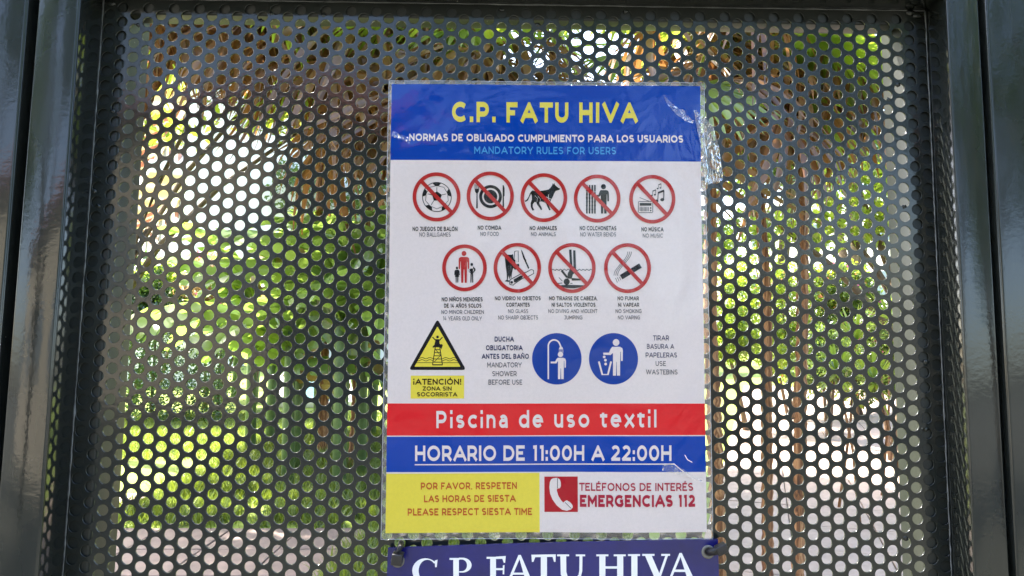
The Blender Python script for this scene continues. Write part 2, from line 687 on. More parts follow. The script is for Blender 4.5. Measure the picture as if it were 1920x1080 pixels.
Ink().grid([TL, TR, BR, BL], 0, 40, 56).build('printed_paper', 'white_ink')
Ink().grid(band(158, 162, 300.5, 302.5), 1, 40, 12).build('heading_band', 'blue_ink')
Ink().grid(band(756.5, 756.5, 817, 815.5), 1, 40, 6).build('red_band', 'band_red')
Ink().grid(band(819, 817.5, 885.5, 884.5), 1, 40, 6).build('opening_hours_band', 'blue_ink')
Ink().grid([(edge_x(888.5, 0), 888.5), (1011.5, 887), (1012, 998.5), (BL[0], BL[1])], 1, 24, 8).build('siesta_box', 'yellow_ink')

# ---- lettering


def arcp(cx, cy, rx, ry, a0, a1, n=10):
    return [(cx + rx * math.cos(R(a0 + (a1 - a0) * i / n)), cy + ry * math.sin(R(a0 + (a1 - a0) * i / n))) for i in range(n + 1)]


# skeletons of geometric sans capitals: width, strokes (y up, cap height 1)
def _s(h=1.0, wd=0.66, y0=0.0):
    r = h / 4
    return (arcp(wd / 2, y0 + 3 * r, wd / 2, r, 35, 270, 12) + arcp(wd / 2, y0 + r, wd / 2, r, 90, -145, 12)[1:])


GL = {
    'A': (1.0, [[(0, 0), (.5, 1), (1, 0)], [(.17, .30), (.83, .30)]]),
    'B': (.68, [[(0, 0), (0, 1), (.36, 1)] + arcp(.38, .765, .25, .235, 90, -90, 8) + [(0, .53)], [(.36, .53)] + arcp(.40, .265, .28, .265, 90, -90, 8) + [(0, 0)]]),
    'C': (.84, [arcp(.50, .5, .5, .5, 46, 314, 22)]),
    'D': (.80, [[(0, 0), (0, 1), (.32, 1)] + arcp(.32, .5, .5, .5, 90, -90, 16) + [(0, 0), (0, .1)]]),
    'E': (.60, [[(.60, 1), (0, 1), (0, 0), (.60, 0)], [(0, .51), (.54, .51)]]),
    'F': (.58, [[(.58, 1), (0, 1), (0, 0)], [(0, .47), (.52, .47)]]),
    'G': (.88, [arcp(.50, .5, .5, .5, 46, 322, 22) + [(.87, .12), (.87, .48), (.56, .48)]]),
    'H': (.76, [[(0, 0), (0, 1)], [(.76, 0), (.76, 1)], [(0, .5), (.76, .5)]]),
    'I': (.0, [[(0, 0), (0, 1)]]),
    'J': (.46, [[(.06, 1), (.46, 1), (.46, .30)] + arcp(.22, .28, .24, .28, 0, -150, 10)]),
    'K': (.70, [[(0, 0), (0, 1)], [(.68, 1), (0, .32)], [(.22, .52), (.70, 0)]]),
    'L': (.56, [[(0, 1), (0, 0), (.56, 0)]]),
    'M': (.92, [[(0, 0), (0, 1), (.46, .32), (.92, 1), (.92, 0)]]),
    'N': (.78, [[(0, 0), (0, 1), (.78, 0), (.78, 1)]]),
    'O': (1.0, [arcp(.5, .5, .5, .5, 90, 450, 30)]),
    'P': (.68, [[(0, 0), (0, 1), (.38, 1)] + arcp(.38, .68, .30, .32, 90, -90, 10) + [(0, .36)]]),
    'R': (.68, [[(0, 0), (0, 1), (.38, 1)] + arcp(.38, .68, .30, .32, 90, -90, 10) + [(0, .36)], [(.40, .36), (.68, 0)]]),
    'S': (.66, [_s()]),
    'T': (.74, [[(0, 1), (.74, 1)], [(.37, 1), (.37, 0)]]),
    'U': (.74, [[(0, 1), (0, .38)] + arcp(.37, .38, .37, .38, 180, 360, 14) + [(.74, 1)]]),
    'V': (.96, [[(0, 1), (.48, 0), (.96, 1)]]),
    'W': (1.45, [[(0, 1), (.37, 0), (.725, 1), (1.08, 0), (1.45, 1)]]),
    'X': (.85, [[(0, 0), (.85, 1)], [(0, 1), (.85, 0)]]),
    'Y': (.86, [[(0, 1), (.43, .40), (.86, 1)], [(.43, .42), (.43, 0)]]),
    'Z': (.68, [[(0, 1), (.68, 1), (0, 0), (.68, 0)]]),
    '0': (.74, [arcp(.37, .5, .37, .5, 90, 450, 26)]),
    '1': (.24, [[(0, .98), (.24, 1), (.24, 0)]]),
    '2': (.62, [arcp(.31, .70, .29, .30, 155, -32, 12) + [(0, 0), (.64, 0)]]),
    '4': (.74, [[(.44, 1), (0, .27), (.74, .27)], [(.54, .52), (.54, 0)]]),
    '.': (.0, [[(0, 0), (0, .03)]]),
    ',': (.0, [[(.02, .05), (-.03, -.16)]]),
    ':': (.0, [[(0, 0), (0, .04)], [(0, .55), (0, .59)]]),
    '!': (.0, [[(0, 1), (0, .34)], [(0, 0), (0, .03)]]),
    '\u00a1': (.0, [[(0, .60), (0, .0)], [(0, 1), (0, .97)]]),
    'i': (.0, [[(0, 0), (0, .68)], [(0, 1.02), (0, 1.05)]]),
    'l': (.0, [[(0, 0), (0, 1.04)]]),
    's': (.50, [_s(.72, .50)]),
    'c': (.56, [arcp(.37, .36, .37, .36, 46, 314, 16)]),
    'n': (.56, [[(0, 0), (0, .72)], arcp(.28, .42, .28, .30, 180, 0, 10) + [(.56, 0)]]),
    'a': (.54, [arcp(.27, .46, .25, .26, 150, 0, 8) + [(.54, 0)], [(.54, .42), (.24, .42)] + arcp(.22, .21, .22, .21, 90, 270, 8) + [(.36, .02), (.54, .16)]]),
    'd': (.66, [arcp(.34, .36, .34, .36, 60, 420, 20), [(.68, 1.04), (.68, 0)]]),
    'e': (.70, [[(.04, .38), (.70, .38)] + arcp(.35, .36, .35, .36, 4, 318, 18)]),
    'u': (.56, [[(0, .72), (0, .30)] + arcp(.28, .30, .28, .30, 180, 360, 10), [(.56, .72), (.56, 0)]]),
    'o': (.72, [arcp(.36, .36, .36, .36, 90, 450, 22)]),
    't': (.36, [[(.12, .94), (.12, .18)] + arcp(.28, .16, .16, .16, 180, 290, 6), [(-.04, .72), (.38, .72)]]),
    'x': (.60, [[(0, 0), (.60, .72)], [(0, .72), (.60, 0)]]),
}
for acc, base, kind in (('\u00c9', 'E', 0), ('\u00d3', 'O', 0), ('\u00da', 'U', 0), ('\u00d1', 'N', 1)):
    w_, st_ = GL[base]
    mx_ = w_ / 2
    GL[acc] = (w_, st_ + ([[(mx_ - .04, 1.19), (mx_ + .14, 1.33)]] if kind == 0 else [[(mx_ - .22, 1.20), (mx_ - .12, 1.27), (mx_ + .08, 1.19), (mx_ + .20, 1.26)]]))


def stroke_outline(P, wd):
    """mitred left and right offsets of a polyline"""
    P = [Vector(p) for p in P]
    q = [P[0]]
    for p in P[1:]:
        if (p - q[-1]).length > 1e-5: q.append(p)
    P = q
    closed = len(P) > 3 and (P[0] - P[-1]).length < 1e-4
    L_, R_ = [], []
    n = len(P)
    for i, p in enumerate(P):
        if closed and i in (0, n - 1):
            a = (P[-1] - P[-2]).normalized(); b = (P[1] - P[0]).normalized()
        else:
            a = (p - P[i - 1]).normalized() if i > 0 else None
            b = (P[i + 1] - p).normalized() if i < n - 1 else None
            if a is None: a = b
            if b is None: b = a
        na, nb = Vector((-a.y, a.x)), Vector((-b.y, b.x))
        m_ = (na + nb)
        if m_.length < 1e-4: m_ = na
        m_.normalize()
        c = max(0.30, m_.dot(na))
        if c > 0.62:
            L_.append(p + m_ * wd / 2 / c); R_.append(p - m_ * wd / 2 / c)
        else:       # sharp corner: flat outer end
            side = 1 if (a.x * b.y - a.y * b.x) < 0 else -1
            inner = p - side * m_ * (wd / 2 / c)
            o1 = p + side * na * wd / 2 ; o2 = p + side * nb * wd / 2
            k = 0.55
            o1 = o1 + a * wd * k * 0.5; o2 = o2 - b * wd * k * 0.5
            if side > 0:
                L_ += [o1, o2]; R_ += [inner, inner]
            else:
                R_ += [o1, o2]; L_ += [inner, inner]
    return L_, R_


def lettering(body, x0, x1, y0, y1, mat, weight=0.0, spacing=1.0, tilt=0.0, layer=4, parent=None):
    wd = weight                       # stroke thickness in cap heights
    sb = 0.20 * spacing               # gap between letters
    pen, glyph = 0.0, []
    for ch in body:
        if ch == ' ':
            pen += 0.30 + 0.22 * spacing
            continue
        gw, st = GL[ch]
        for k, q in enumerate(st):
            pts = [Vector((pen + wd / 2 + x, wd / 2 + y * (1 - wd))) for x, y in q]
            short = len(q) == 2 and abs(q[0][1] - q[1][1]) < 0.06 and q[0][0] == q[1][0]
            if (pts[0] - pts[-1]).length > 1e-4:
                for e, nx_ in ((0, 1), (-1, -2)):
                    if short or min(abs(q[e][1] - y_) for y_ in (0, 1, .72, 1.04)) < 0.01:
                        pts[e] = pts[e] + (pts[e] - pts[nx_]).normalized() * wd / 2
            glyph.append((k, stroke_outline(pts, wd)))
        narrow = 0.07 if ch in 'ATVYL' else 0.0
        pen += gw + wd + sb - narrow
    xs = [p.x for _, (a, b) in glyph for p in a + b]
    mn, mxx = min(xs), max(xs)
    sx = (x1 - x0) / (mxx - mn)
    sy = y1 - y0
    bm = bmesh.new()
    for k, (a, b) in glyph:
        row = []
        for p, q in zip(a, b):
            pr_ = []
            for t in (p, q):
                u = x0 + (t.x - mn) * sx
                v = y1 - t.y * sy + tilt * (u - x0) / (x1 - x0)
                pr_.append(bm.verts.new(lay(u, v, layer + 0.25 * k)))
            row.append(pr_)
        for i in range(len(row) - 1):
            vs = [row[i][0], row[i + 1][0], row[i + 1][1], row[i][1]]
            try: bm.faces.new(vs)
            except ValueError: pass
    bm.normal_update()
    for f in bm.faces:
        if f.normal.y > 0: f.normal_flip()
    me = bpy.data.meshes.new('lettering')
    bm.to_mesh(me); bm.free()
    return npart('lettering', me, mat, parent)


W1, W2, W3 = 0.145, 0.21, 0.2
lettering('C.P. FATU HIVA', 848, 1196.5, 191.7, 229.8, 'title_yellow', 0.255, 1.25, 0.8)
lettering('NORMAS DE OBLIGADO CUMPLIMIENTO PARA LOS USUARIOS', 768, 1281, 251.5, 265.3, 'white_ink', 0.235, 0.95, 2.2)
lettering('MANDATORY RULES FOR USERS', 889.5, 1155, 275, 288.8, 'light_blue_ink', 0.185, 1.05, 0.8)
for a in (
    ('NO JUEGOS DE BALÓN', 774, 857.7, 425.2, 433.4, 'black_ink', W2), ('NO BALLGAMES', 786.7, 845, 436, 443.8, 'gray_ink', W1),
    ('NO COMIDA', 896, 940, 423, 430.9, 'black_ink', W2), ('NO FOOD', 900.7, 935.3, 434.8, 442.4, 'gray_ink', W1),
    ('NO ANIMALES', 993.3, 1044, 423.7, 431.7, 'black_ink', W2), ('NO ANIMALS', 995.7, 1042, 435.3, 442.9, 'gray_ink', W1),
    ('NO COLCHONETAS', 1087, 1155.7, 423.7, 431.9, 'black_ink', W2), ('NO WATER BENDS', 1088, 1155, 435.6, 443.3, 'gray_ink', W1),
    ('NO MÚSICA', 1203, 1244.7, 425.7, 433.8, 'black_ink', W2), ('NO MUSIC', 1205.7, 1243.3, 437.6, 445.2, 'gray_ink', W1),
    ('NO NIÑOS MENORES', 828.3, 905, 557.3, 565.2, 'black_ink', W2), ('DE 14 AÑOS SOLOS', 832.7, 902.7, 569.2, 577, 'black_ink', W2),
    ('NO MINOR CHILDREN', 827.7, 907.3, 581.2, 588.6, 'gray_ink', W1), ('14 YEARS OLD ONLY', 831, 903.7, 593.1, 600.8, 'gray_ink', W1),
    ('NO VIDRIO NI OBJETOS', 928, 1013.7, 555.6, 563.2, 'black_ink', W2), ('CORTANTES', 949.3, 993.3, 567.6, 575.2, 'black_ink', W2),
    ('NO GLASS', 953, 990.3, 579.6, 587, 'gray_ink', W1), ('NO SHARP OBJECTS', 934.3, 1008.7, 591.5, 599.1, 'gray_ink', W1),
    ('NO TIRARSE DE CABEZA,', 1029.7, 1120.3, 555.6, 563.2, 'black_ink', W2), ('NI SALTOS VIOLENTOS', 1034.3, 1116.3, 567.6, 575.2, 'black_ink', W2),
    ('NO DIVING AND VIOLENT', 1028.3, 1120, 579.6, 587, 'gray_ink', W1), ('JUMPING', 1058, 1092, 591.5, 599, 'gray_ink', W1),
    ('NO FUMAR', 1158, 1198, 555.6, 563.2, 'black_ink', W2), ('NI VAPEAR', 1159, 1198.7, 567.6, 575.2, 'black_ink', W2),
    ('NO SMOKING', 1154.3, 1203, 579.6, 587, 'gray_ink', W1), ('NO VAPING', 1158.7, 1200, 591.5, 599, 'gray_ink', W1),
    ('DUCHA', 927.7, 964, 631, 640.5, 'navy_ink', W2), ('OBLIGATORIA', 911.3, 980.3, 647.2, 656.7, 'navy_ink', W2),
    ('ANTES DEL BAÑO', 903.3, 991.7, 663.2, 672.7, 'navy_ink', W2), ('MANDATORY', 913.7, 978.3, 679.3, 688.8, 'gray_ink', W1),
    ('SHOWER', 923.3, 968.7, 695.6, 705.1, 'gray_ink', W1), ('BEFORE USE', 916, 979.3, 711.6, 721.1, 'gray_ink', W1),
    ('TIRAR', 1224.3, 1254.3, 629, 638.3, 'navy_ink', W1), ('BASURA A', 1213, 1264, 644.8, 654.1, 'navy_ink', W1),
    ('PAPELERAS', 1210.7, 1269, 661, 670.3, 'navy_ink', W1), ('USE', 1229.3, 1248.3, 677, 686.2, 'gray_ink', W1),
    ('WASTEBINS', 1211, 1270, 692.8, 702, 'gray_ink', W1)):
    lettering(*a)
lettering('Piscina de uso textil', 818.3, 1230.5, 770.3, 802.6, 'white_ink', 0.20, 1.6, -1.5)
lettering('HORARIO DE 11:00H A 22:00H', 778.3, 1258.5, 835.3, 864.5, 'white_ink', 0.215, 0.95, -0.8)
Ink().line(seg_line((777.5, 871.3), (1264, 869.6), 24), 2.2, 4).build('underline', 'white_ink')
lettering('POR FAVOR, RESPETEN', 789, 969, 904.9, 918, 'orange_ink', 0.21, 1.02, -0.6)
lettering('LAS HORAS DE SIESTA', 795, 967.3, 928.9, 942, 'orange_ink', 0.21, 1.02, -0.6)
lettering('PLEASE RESPECT SIESTA TIME', 764.3, 997.3, 953.6, 967, 'orange_ink', 0.21, 1.0, -0.8)
lettering('TELÉFONOS DE INTERÉS', 1086, 1299, 905.3, 920.3, 'crimson_ink', 0.185, 0.95, -0.5)
lettering('EMERGENCIAS 112', 1087.3, 1302.7, 927.7, 950.3, 'crimson_ink', 0.26, 0.9, -0.8)

# ---- prohibition pictograms
def badge(cx, cy, rx, ry, slash=True, label=None):
    n = Ink().ring(cx, cy, rx, ry, 6.8, 6)
    if slash:
        k = 0.72
        n.line(seg_line((cx - (rx - 4) * k, cy - (ry - 4) * k), (cx + (rx - 4) * k, cy + (ry - 4) * k), 8), 7.0, 7)
    o = n.build('prohibition_ring', 'red_ink')
    if label: o['label'] = label
    return o


def sym(ringobj, ink_, mat='black_ink'):
    ink_.build('symbol', mat, ringobj)


# football
cx, cy = 819, 369.7
b = badge(cx, cy, 44.7, 45.8)
s = Ink()
s.ring(cx + 0.5, cy, 27.5, 27.8, 1.3, 3)
pent = lambda px, py, r, a0, n=5: [(px + r * math.cos(a0 + 2 * math.pi * i / n), py + r * math.sin(a0 + 2 * math.pi * i / n)) for i in range(n)]
s.poly(pent(cx + 0.5, cy - 1, 9.6, -math.pi / 2), 3)
for i in range(5):
    a = -math.pi / 2 + 2 * math.pi * i / 5
    s.line([(cx + 0.5 + 9 * math.cos(a), cy - 1 + 9 * math.sin(a)), (cx + 0.5 + 18 * math.cos(a), cy + 18 * math.sin(a))], 1.0, 3)
    # rim patches
    pts = [(cx + .5 + 27 * math.cos(a + t), cy + 27 * math.sin(a + t)) for t in np.linspace(-0.30, 0.30, 7)]
    pts += [(cx + .5 + 20.5 * math.cos(a + 0.16), cy + 20.5 * math.sin(a + 0.16)), (cx + .5 + 20.5 * math.cos(a - 0.16), cy + 20.5 * math.sin(a - 0.16))]
    s.poly(pts, 3)
    a2 = a + math.pi / 5
    p1 = (cx + .5 + 20.5 * math.cos(a + 0.16), cy + 20.5 * math.sin(a + 0.16))
    p2 = (cx + .5 + 22.3 * math.cos(a2), cy + 22.3 * math.sin(a2))
    p3 = (cx + .5 + 20.5 * math.cos(a + 2 * math.pi / 5 - 0.16), cy + 20.5 * math.sin(a + 2 * math.pi / 5 - 0.16))
    s.line([p1, p2, p3], 0.9, 3)
sym(b, s)
# food
cx, cy = 919.3, 367.7
b = badge(cx, cy, 44.2, 45.8)
s = Ink()
s.ring(cx + 0.5, cy + 1, 21.3, 21.6, 5.6, 3)
s.disc(cx + 0.5, cy + 1, 12.6, 12.8, 3)
s.ring(cx + 0.5, cy + 1, 10, 10.2, 0.5, 4)
s.poly([(cx - 25.6, cy - 6), (cx - 24, cy - 6), (cx - 23.4, cy + 23), (cx - 26.4, cy + 23)], 3)
for dx in (-28.4, -25.0, -21.6):
    s.line([(cx + dx, cy - 22), (cx + dx, cy - 12)], 1.4, 3)
s.poly([(cx - 29.1, cy - 13.5), (cx - 20.9, cy - 13.5), (cx - 21.4, cy - 8.5), (cx - 23.6, cy - 5), (cx - 26.4, cy - 5), (cx - 28.6, cy - 8.5)], 3)
s.poly([(cx + 23.2, cy - 20.5), (cx + 25.2, cy - 20), (cx + 26.8, cy - 15), (cx + 26.8, cy - 1), (cx + 25.6, cy + 1), (cx + 25.8, cy + 21), (cx + 23, cy + 21), (cx + 23.2, cy)], 3)
sym(b, s)
# dog
cx, cy = 1019.7, 370.7
b = badge(cx, cy, 43.8, 45.8)
s = Ink()
dog = [(-36, 5.5), (-32.5, 4.2), (-29, -1), (-26.5, -7), (-24.5, -11), (-21, -13.6), (-17, -12.5), (-10, -12.5), (-3, -13.2), (4, -14.2), (9, -15.5), (13, -19.5), (15.6, -23.2), (16.6, -27.5), (18.2, -24.6), (19.4, -28), (20.8, -24), (23.5, -21.5), (27, -18.6), (30, -17.4), (29.4, -14.8), (26, -13.9), (22, -12.6), (19.2, -8), (17.4, -3), (14.6, 2), (12.4, 7), (9.8, 9), (8.6, 12.5), (10.4, 17), (12.6, 23.4), (10, 23.6), (6.8, 17.5), (4.4, 11), (0, 8.2), (-5, 6.8), (-8.5, 8), (-8.2, 12), (-5, 16.5), (-3, 22), (-5.4, 23.4), (-8.8, 18), (-13, 12.5), (-14.2, 8.5), (-17.4, 8), (-20.6, 12), (-20.8, 17), (-18, 23.2), (-21.4, 24.2), (-24.4, 17.5), (-24.8, 10.5), (-22.2, 3), (-22.4, -4), (-24, -7.4), (-26.6, -2), (-30, 5.4), (-34.4, 8)]
s.poly([(cx + x, cy + y) for x, y in dog], 3)
sym(b, s)
s = Ink()
s.line(seg_line((cx + 4.5, cy - 1.5), (cx + 15, cy + 3.6), 4), 0.9, 5)
s.line([(cx + 9, cy - 6), (cx + 8, cy + 1), (cx + 11, cy + 6)], 0.8, 5)
for q in ([(-17, -4), (-12, 1), (-13, 8)], [(-11, -3), (-6, 3), (-8, 10)], [(-4, 1), (1, 5), (3, 11)]):
    s.line([(cx + x, cy + y) for x, y in q], 0.55, 5)
sym(b, s, 'white_ink')
# air mattress
cx, cy = 1119.7, 372.3
b = badge(cx, cy, 43.8, 45)
s = Ink()
for dx in (-19.3, -14.2, -9.2, -4.2):
    for (y0, y1) in ((-25.5, -13.2), (-12.2, 28)):
        s.line(seg_line((cx + dx, cy + y0), (cx + dx, cy + y1), 5), 2.9, 3)
    for yy in np.arange(-8, 26, 7.0):
        s.disc(cx + dx, cy + yy, 1.8, 2.6, 3, 10)
s.disc(cx + 11.8, cy - 22.3, 4.7, 4.9, 3)
s.poly([(cx + x, cy + y) for x, y in [(6.5, -16), (17, -16), (20.6, -14.5), (22, -11), (22.2, 5), (19.2, 5), (18.8, -8), (17.9, -8), (17.6, 8), (17.6, 28), (13.2, 28), (12.6, 9), (11.6, 9), (11.2, 28), (7.2, 28), (6.8, -6), (3.5, -3.5), (-1.5, -4.4), (-1.2, -7.2), (2.4, -7), (4.6, -13)]], 3)
sym(b, s)
# music
cx, cy = 1223.3, 373.3
b = badge(cx, cy, 43.5, 45.6)
s = Ink()
s.line([(cx - 25.5, cy + 4), (cx + 0, cy + 4)], 1.1, 3)
s.line([(cx - 25.5, cy + 25), (cx + 0.5, cy + 25)], 1.1, 3)
s.line([(cx - 26.2, cy + 4.5), (cx - 26.2, cy + 24.5)], 1.1, 3)
s.line([(cx + 1, cy + 4.5), (cx + 1, cy + 24.5)], 1.1, 3)
s.poly([(cx - 23.5, cy + 7), (cx - 1.5, cy + 7), (cx - 1.5, cy + 12), (cx - 23.5, cy + 12)], 3)
for k in range(7):
    s.line([(cx - 22.8 + k * 2.55, cy + 14.5), (cx - 22.8 + k * 2.55, cy + 22.5)], 1.2, 3)
s.disc(cx - 2.9, cy + 16.3, 1.5, 1.6, 3, 12)
s.disc(cx - 2.9, cy + 21, 1.5, 1.6, 3, 12)
s.line([(cx - 24, cy - 3.2), (cx - 6, cy + 3.6)], 0.9, 3)


def note(nx, ny, k, wd):
    s.line([(nx, ny), (nx + 0.5 * k, ny - 11 * k)], wd, 3)
    s.line([(nx + 8.2 * k, ny - 2 * k), (nx + 8.4 * k, ny - 14 * k)], wd, 3)
    s.poly([(nx + 0.2 * k, ny - 12.2 * k), (nx + 8.6 * k, ny - 15.4 * k), (nx + 8.6 * k, ny - 12.6 * k), (nx + 0.2 * k, ny - 9.4 * k)], 3)
    s.disc(nx - 2 * k, ny + 0.6 * k, 2.8 * k, 2.2 * k, 3, 16)
    s.disc(nx + 6.2 * k, ny - 1.4 * k, 2.8 * k, 2.2 * k, 3, 16)


note(cx + 10.5, cy + 2.5, 1.35, 1.5)
note(cx + 0.5, cy - 7.5, 0.72, 0.8)
note(cx + 11.5, cy - 20.5, 0.62, 0.7)
sym(b, s)
# minors
cx, cy = 871, 502.3
b = badge(cx, cy, 41.8, 44, False)
s = Ink()
s.disc(cx - 1, cy - 27, 4.4, 4.7, 3)
s.poly([(cx + x, cy + y) for x, y in [(-7, -20.5), (5, -20.5), (8.3, -18.5), (8.8, -14), (8.8, 1), (6.4, 3), (5.6, -12), (4.8, -12), (4.6, 2), (4.2, 28), (0.4, 28), (-0.4, 3), (-1.6, 3), (-2.4, 28), (-6.2, 28), (-6.8, 2), (-7, -12), (-7.8, -12), (-8.6, 3), (-11, 1), (-11, -14), (-10.4, -18.5)]], 3)
sym(b, s, 'red_ink')
s = Ink()
s.disc(cx - 14.2, cy + 0.2, 2.2, 2.6, 3, 16)
s.poly([(cx + x, cy + y) for x, y in [(-16.8, 3.5), (-11.4, 3.5), (-9.4, 6), (-9, 13.6), (-10.6, 13.6), (-11.4, 9), (-10.2, 16.6), (-11.6, 17), (-12, 27.5), (-13.4, 27.5), (-13.8, 17), (-14.6, 17), (-15, 27.5), (-16.4, 27.5), (-16.8, 17), (-18, 16.6), (-16.8, 9), (-17.6, 13.6), (-19.2, 13.6), (-18.8, 6)]], 3)
s.disc(cx + 13.6, cy - 6.4, 2.5, 2.9, 3, 16)
s.poly([(cx + x, cy + y) for x, y in [(11.2, -3), (16, -3), (20.5, 2), (20.5, 4.6), (16.6, 9.6), (15.6, 8.6), (18.2, 3.6), (16, 1.2), (16, 10), (16.2, 27.5), (14.4, 27.5), (13.9, 12), (13.3, 12), (12.8, 27.5), (11, 27.5), (11.2, 10), (11.2, 1.2), (9, 3.6), (11.6, 8.6), (10.6, 9.6), (6.7, 4.6), (6.7, 2)]], 3)
sym(b, s)
# glass
cx, cy = 970, 502.3
b = badge(cx, cy, 44.5, 46.8)
s = Ink()
s.poly([(cx + x, cy + y) for x, y in [(-24, -25), (-11, -24.5), (-8, -26), (-7, -17), (-4, -15), (-3, -6), (3, -8), (4, -3), (-4, 4), (-8, 0), (-10, 10), (-11.5, 21), (-13, 14), (-14, 22), (-16.5, 14), (-18, 23), (-14, 24), (-17, 26.5), (-23.5, 25), (-19.5, 22), (-20, 10), (-22, -5)]], 3)
s.line([(cx - 5, cy - 31), (cx - 6, cy - 14), (cx + 2, cy - 11), (cx + 1.5, cy - 32), (cx - 5, cy - 31)], 1.2, 3)
s.poly([(cx + x, cy + y) for x, y in [(6.5, -35), (9.5, -31), (15, -17), (17, -14.5), (16.4, -13), (22.5, 0), (20.5, 2.6), (13.5, -13.5), (11, -18)]], 3)
s.line([(cx - 15, cy + 25), (cx - 14, cy + 31), (cx - 8, cy + 32.5), (cx - 4, cy + 29), (cx + 10, cy + 19.5), (cx + 21, cy + 16), (cx + 31, cy + 10.5), (cx + 30, cy + 4.5), (cx + 26, cy + 3), (cx + 17, cy + 8), (cx + 8, cy + 10.5), (cx - 4, cy + 17), (cx - 13, cy + 22), (cx - 15, cy + 25), (cx - 14.8, cy + 27)], 1.4, 3)
s.poly([(cx + x, cy + y) for x, y in [(-7, 22), (6, 14.5), (12, 14), (9, 19), (-3, 27), (-6, 27)]], 3)
s.disc(cx - 10.5, cy + 27, 2.6, 2.6, 3, 12)
sym(b, s)
# diving
cx, cy = 1072.3, 502.7
b = badge(cx, cy, 44.5, 46.8)
s = Ink()
s.poly([(cx + x, cy + y) for x, y in [(-5.5, -34.5), (-0.8, -34.8), (0.6, -6), (0.8, 2), (-4.2, 4), (-3.8, -8)]], 3)
s.poly([(cx + x, cy + y) for x, y in [(2.2, -33.5), (6.6, -33.2), (7.8, 0), (6.6, 8), (1.6, 12), (-0.5, 20), (-9, 19.5), (-7.5, 9), (-3.5, 3), (3, 1)]], 3)
s.disc(cx - 9.8, cy + 25.6, 5.8, 6, 3, 24)
s.line([(cx - 19.5, cy + 4.5), (cx - 9, cy + 17.5)], 4, 3)
s.poly([(cx + x, cy + y) for x, y in [(-1, 18.5), (17, 20), (23, 23), (0, 23.5)]], 3)
zz = [(cx - 38 + k * 2.35, cy + 3 + (1.5 if k % 3 == 0 else -1.2 if k % 3 == 1 else 0.6)) for k in range(33)]
s.line(zz, 1.3, 3)
s.line([(cx - 24.5, cy + 17.5), (cx - 18, cy + 24.5)], 1.2, 3)
s.line([(cx - 27, cy + 28.8), (cx - 18, cy + 28)], 1.3, 3)
s.line([(cx - 3, cy + 28.6), (cx + 1, cy + 28.6)], 1.2, 3)
s.poly([(cx + x, cy + y) for x, y in [(-25, 32.5), (-8, 31.2), (10, 31.8), (23, 32.2), (16, 36), (4, 38), (-10, 37.5), (-20, 35.5)]], 3)
sym(b, s)
# smoking
cx, cy = 1176.7, 502.7
b = badge(cx, cy, 44.2, 46.8)
s = Ink()
ux, uy = 0.86, -0.5
s.poly([(cx - 14.5, cy + 13), (cx + 22, cy - 9), (cx + 27, cy - 1), (cx - 9.5, cy + 21)], 3)
for k, off in enumerate((-3.4, 0, 3.4)):
    pts = []
    for tt in np.linspace(0, 1, 18):
        x = 4 + off - (26 * (0.5 - 0.5 * math.cos(math.pi * tt)))
        y = -31 + 45 * tt
        pts.append((cx + x, cy + y))
    s.line(pts, 0.9, 3)
    s.line([(cx - 22.5 + k * 3.6, cy + 18.5 - k), (cx - 19 + k * 3.2, cy + 27 - 2.2 * k)], 0.9, 3)
sym(b, s)
# lifeguard warning
tri = Ink()


def rtri(ax, ay, lx, rx, by, rad, n=5):
    A, B, C_ = Vector((ax, ay)), Vector((rx, by)), Vector((lx, by))
    out_ = []
    P = [A, B, C_]
    for i, p in enumerate(P):
        a = (P[i - 1] - p).normalized(); c = (P[(i + 1) % 3] - p).normalized()
        p0 = p + a * rad; p1 = p + c * rad
        for k in range(n + 1):
            tt = k / n
            out_.append(tuple((1 - tt) ** 2 * p0 + 2 * tt * (1 - tt) * p + tt ** 2 * p1))
    return out_


tr = Ink().poly(rtri(820.3, 598, 766.5, 874.2, 693.6, 7), 2).build('warning_triangle', 'black_ink')
Ink().poly(rtri(820.3, 612, 777, 863.8, 687.6, 2), 3).build('field', 'yellow_ink', tr)
s = Ink()
tx, ty = 820.5, 0
s.disc(tx, 631.8, 2.5, 2.6, 4, 14)
s.line([(tx - 9.5, 632), (tx + 8, 649.5)], 1.9, 4)
s.line([(tx + 9.5, 632), (tx - 9, 651)], 1.9, 4)
s.poly([(tx - 3.6, 636), (tx + 3.6, 636), (tx + 3.8, 646), (tx + 8.5, 645), (tx + 10, 648), (tx + 7, 655), (tx + 5, 651), (tx - 4.6, 651), (tx - 9.5, 652), (tx - 6, 647)], 4)
for dx in (-1, 1):
    s.line([(tx + dx * 4.2, 651), (tx + dx * 9.3, 684)], 1.7, 4)
for k, yy in enumerate((655.5, 661, 667, 673, 679, 684)):
    hw = 4.4 + (yy - 651) * 0.155
    s.line([(tx - hw, yy), (tx + hw, yy)], 1.4 if k < 5 else 2.0, 4)
s.line([(tx - 4, 655), (tx + 5.5, 666)], 1.1, 4)
s.line([(tx + 5, 667), (tx - 6.5, 679)], 1.1, 4)
for yy, x0, x1 in ((671.5, 783.5, 812.5), (671.5, 828, 857), (675.5, 781.5, 811.5), (675.5, 829, 859)):
    s.line([(x, yy + 1.3 * math.sin((x - 780) * 0.42)) for x in np.linspace(x0, x1, 24)], 1.0, 4)
s.line([(779, 680), (812, 680)], 1.0, 4); s.line([(829, 680), (861.5, 680)], 1.0, 4)
s.build('symbol', 'black_ink', tr)
lab = Ink().grid([(770.3, 704.3), (870.5, 704), (870.2, 747), (770, 747.3)], 2, 8, 4).build('warning_label', 'yellow_ink')
M['brown_ink'] = ink('print_dark_brown', (0.05, 0.02, 0.008))
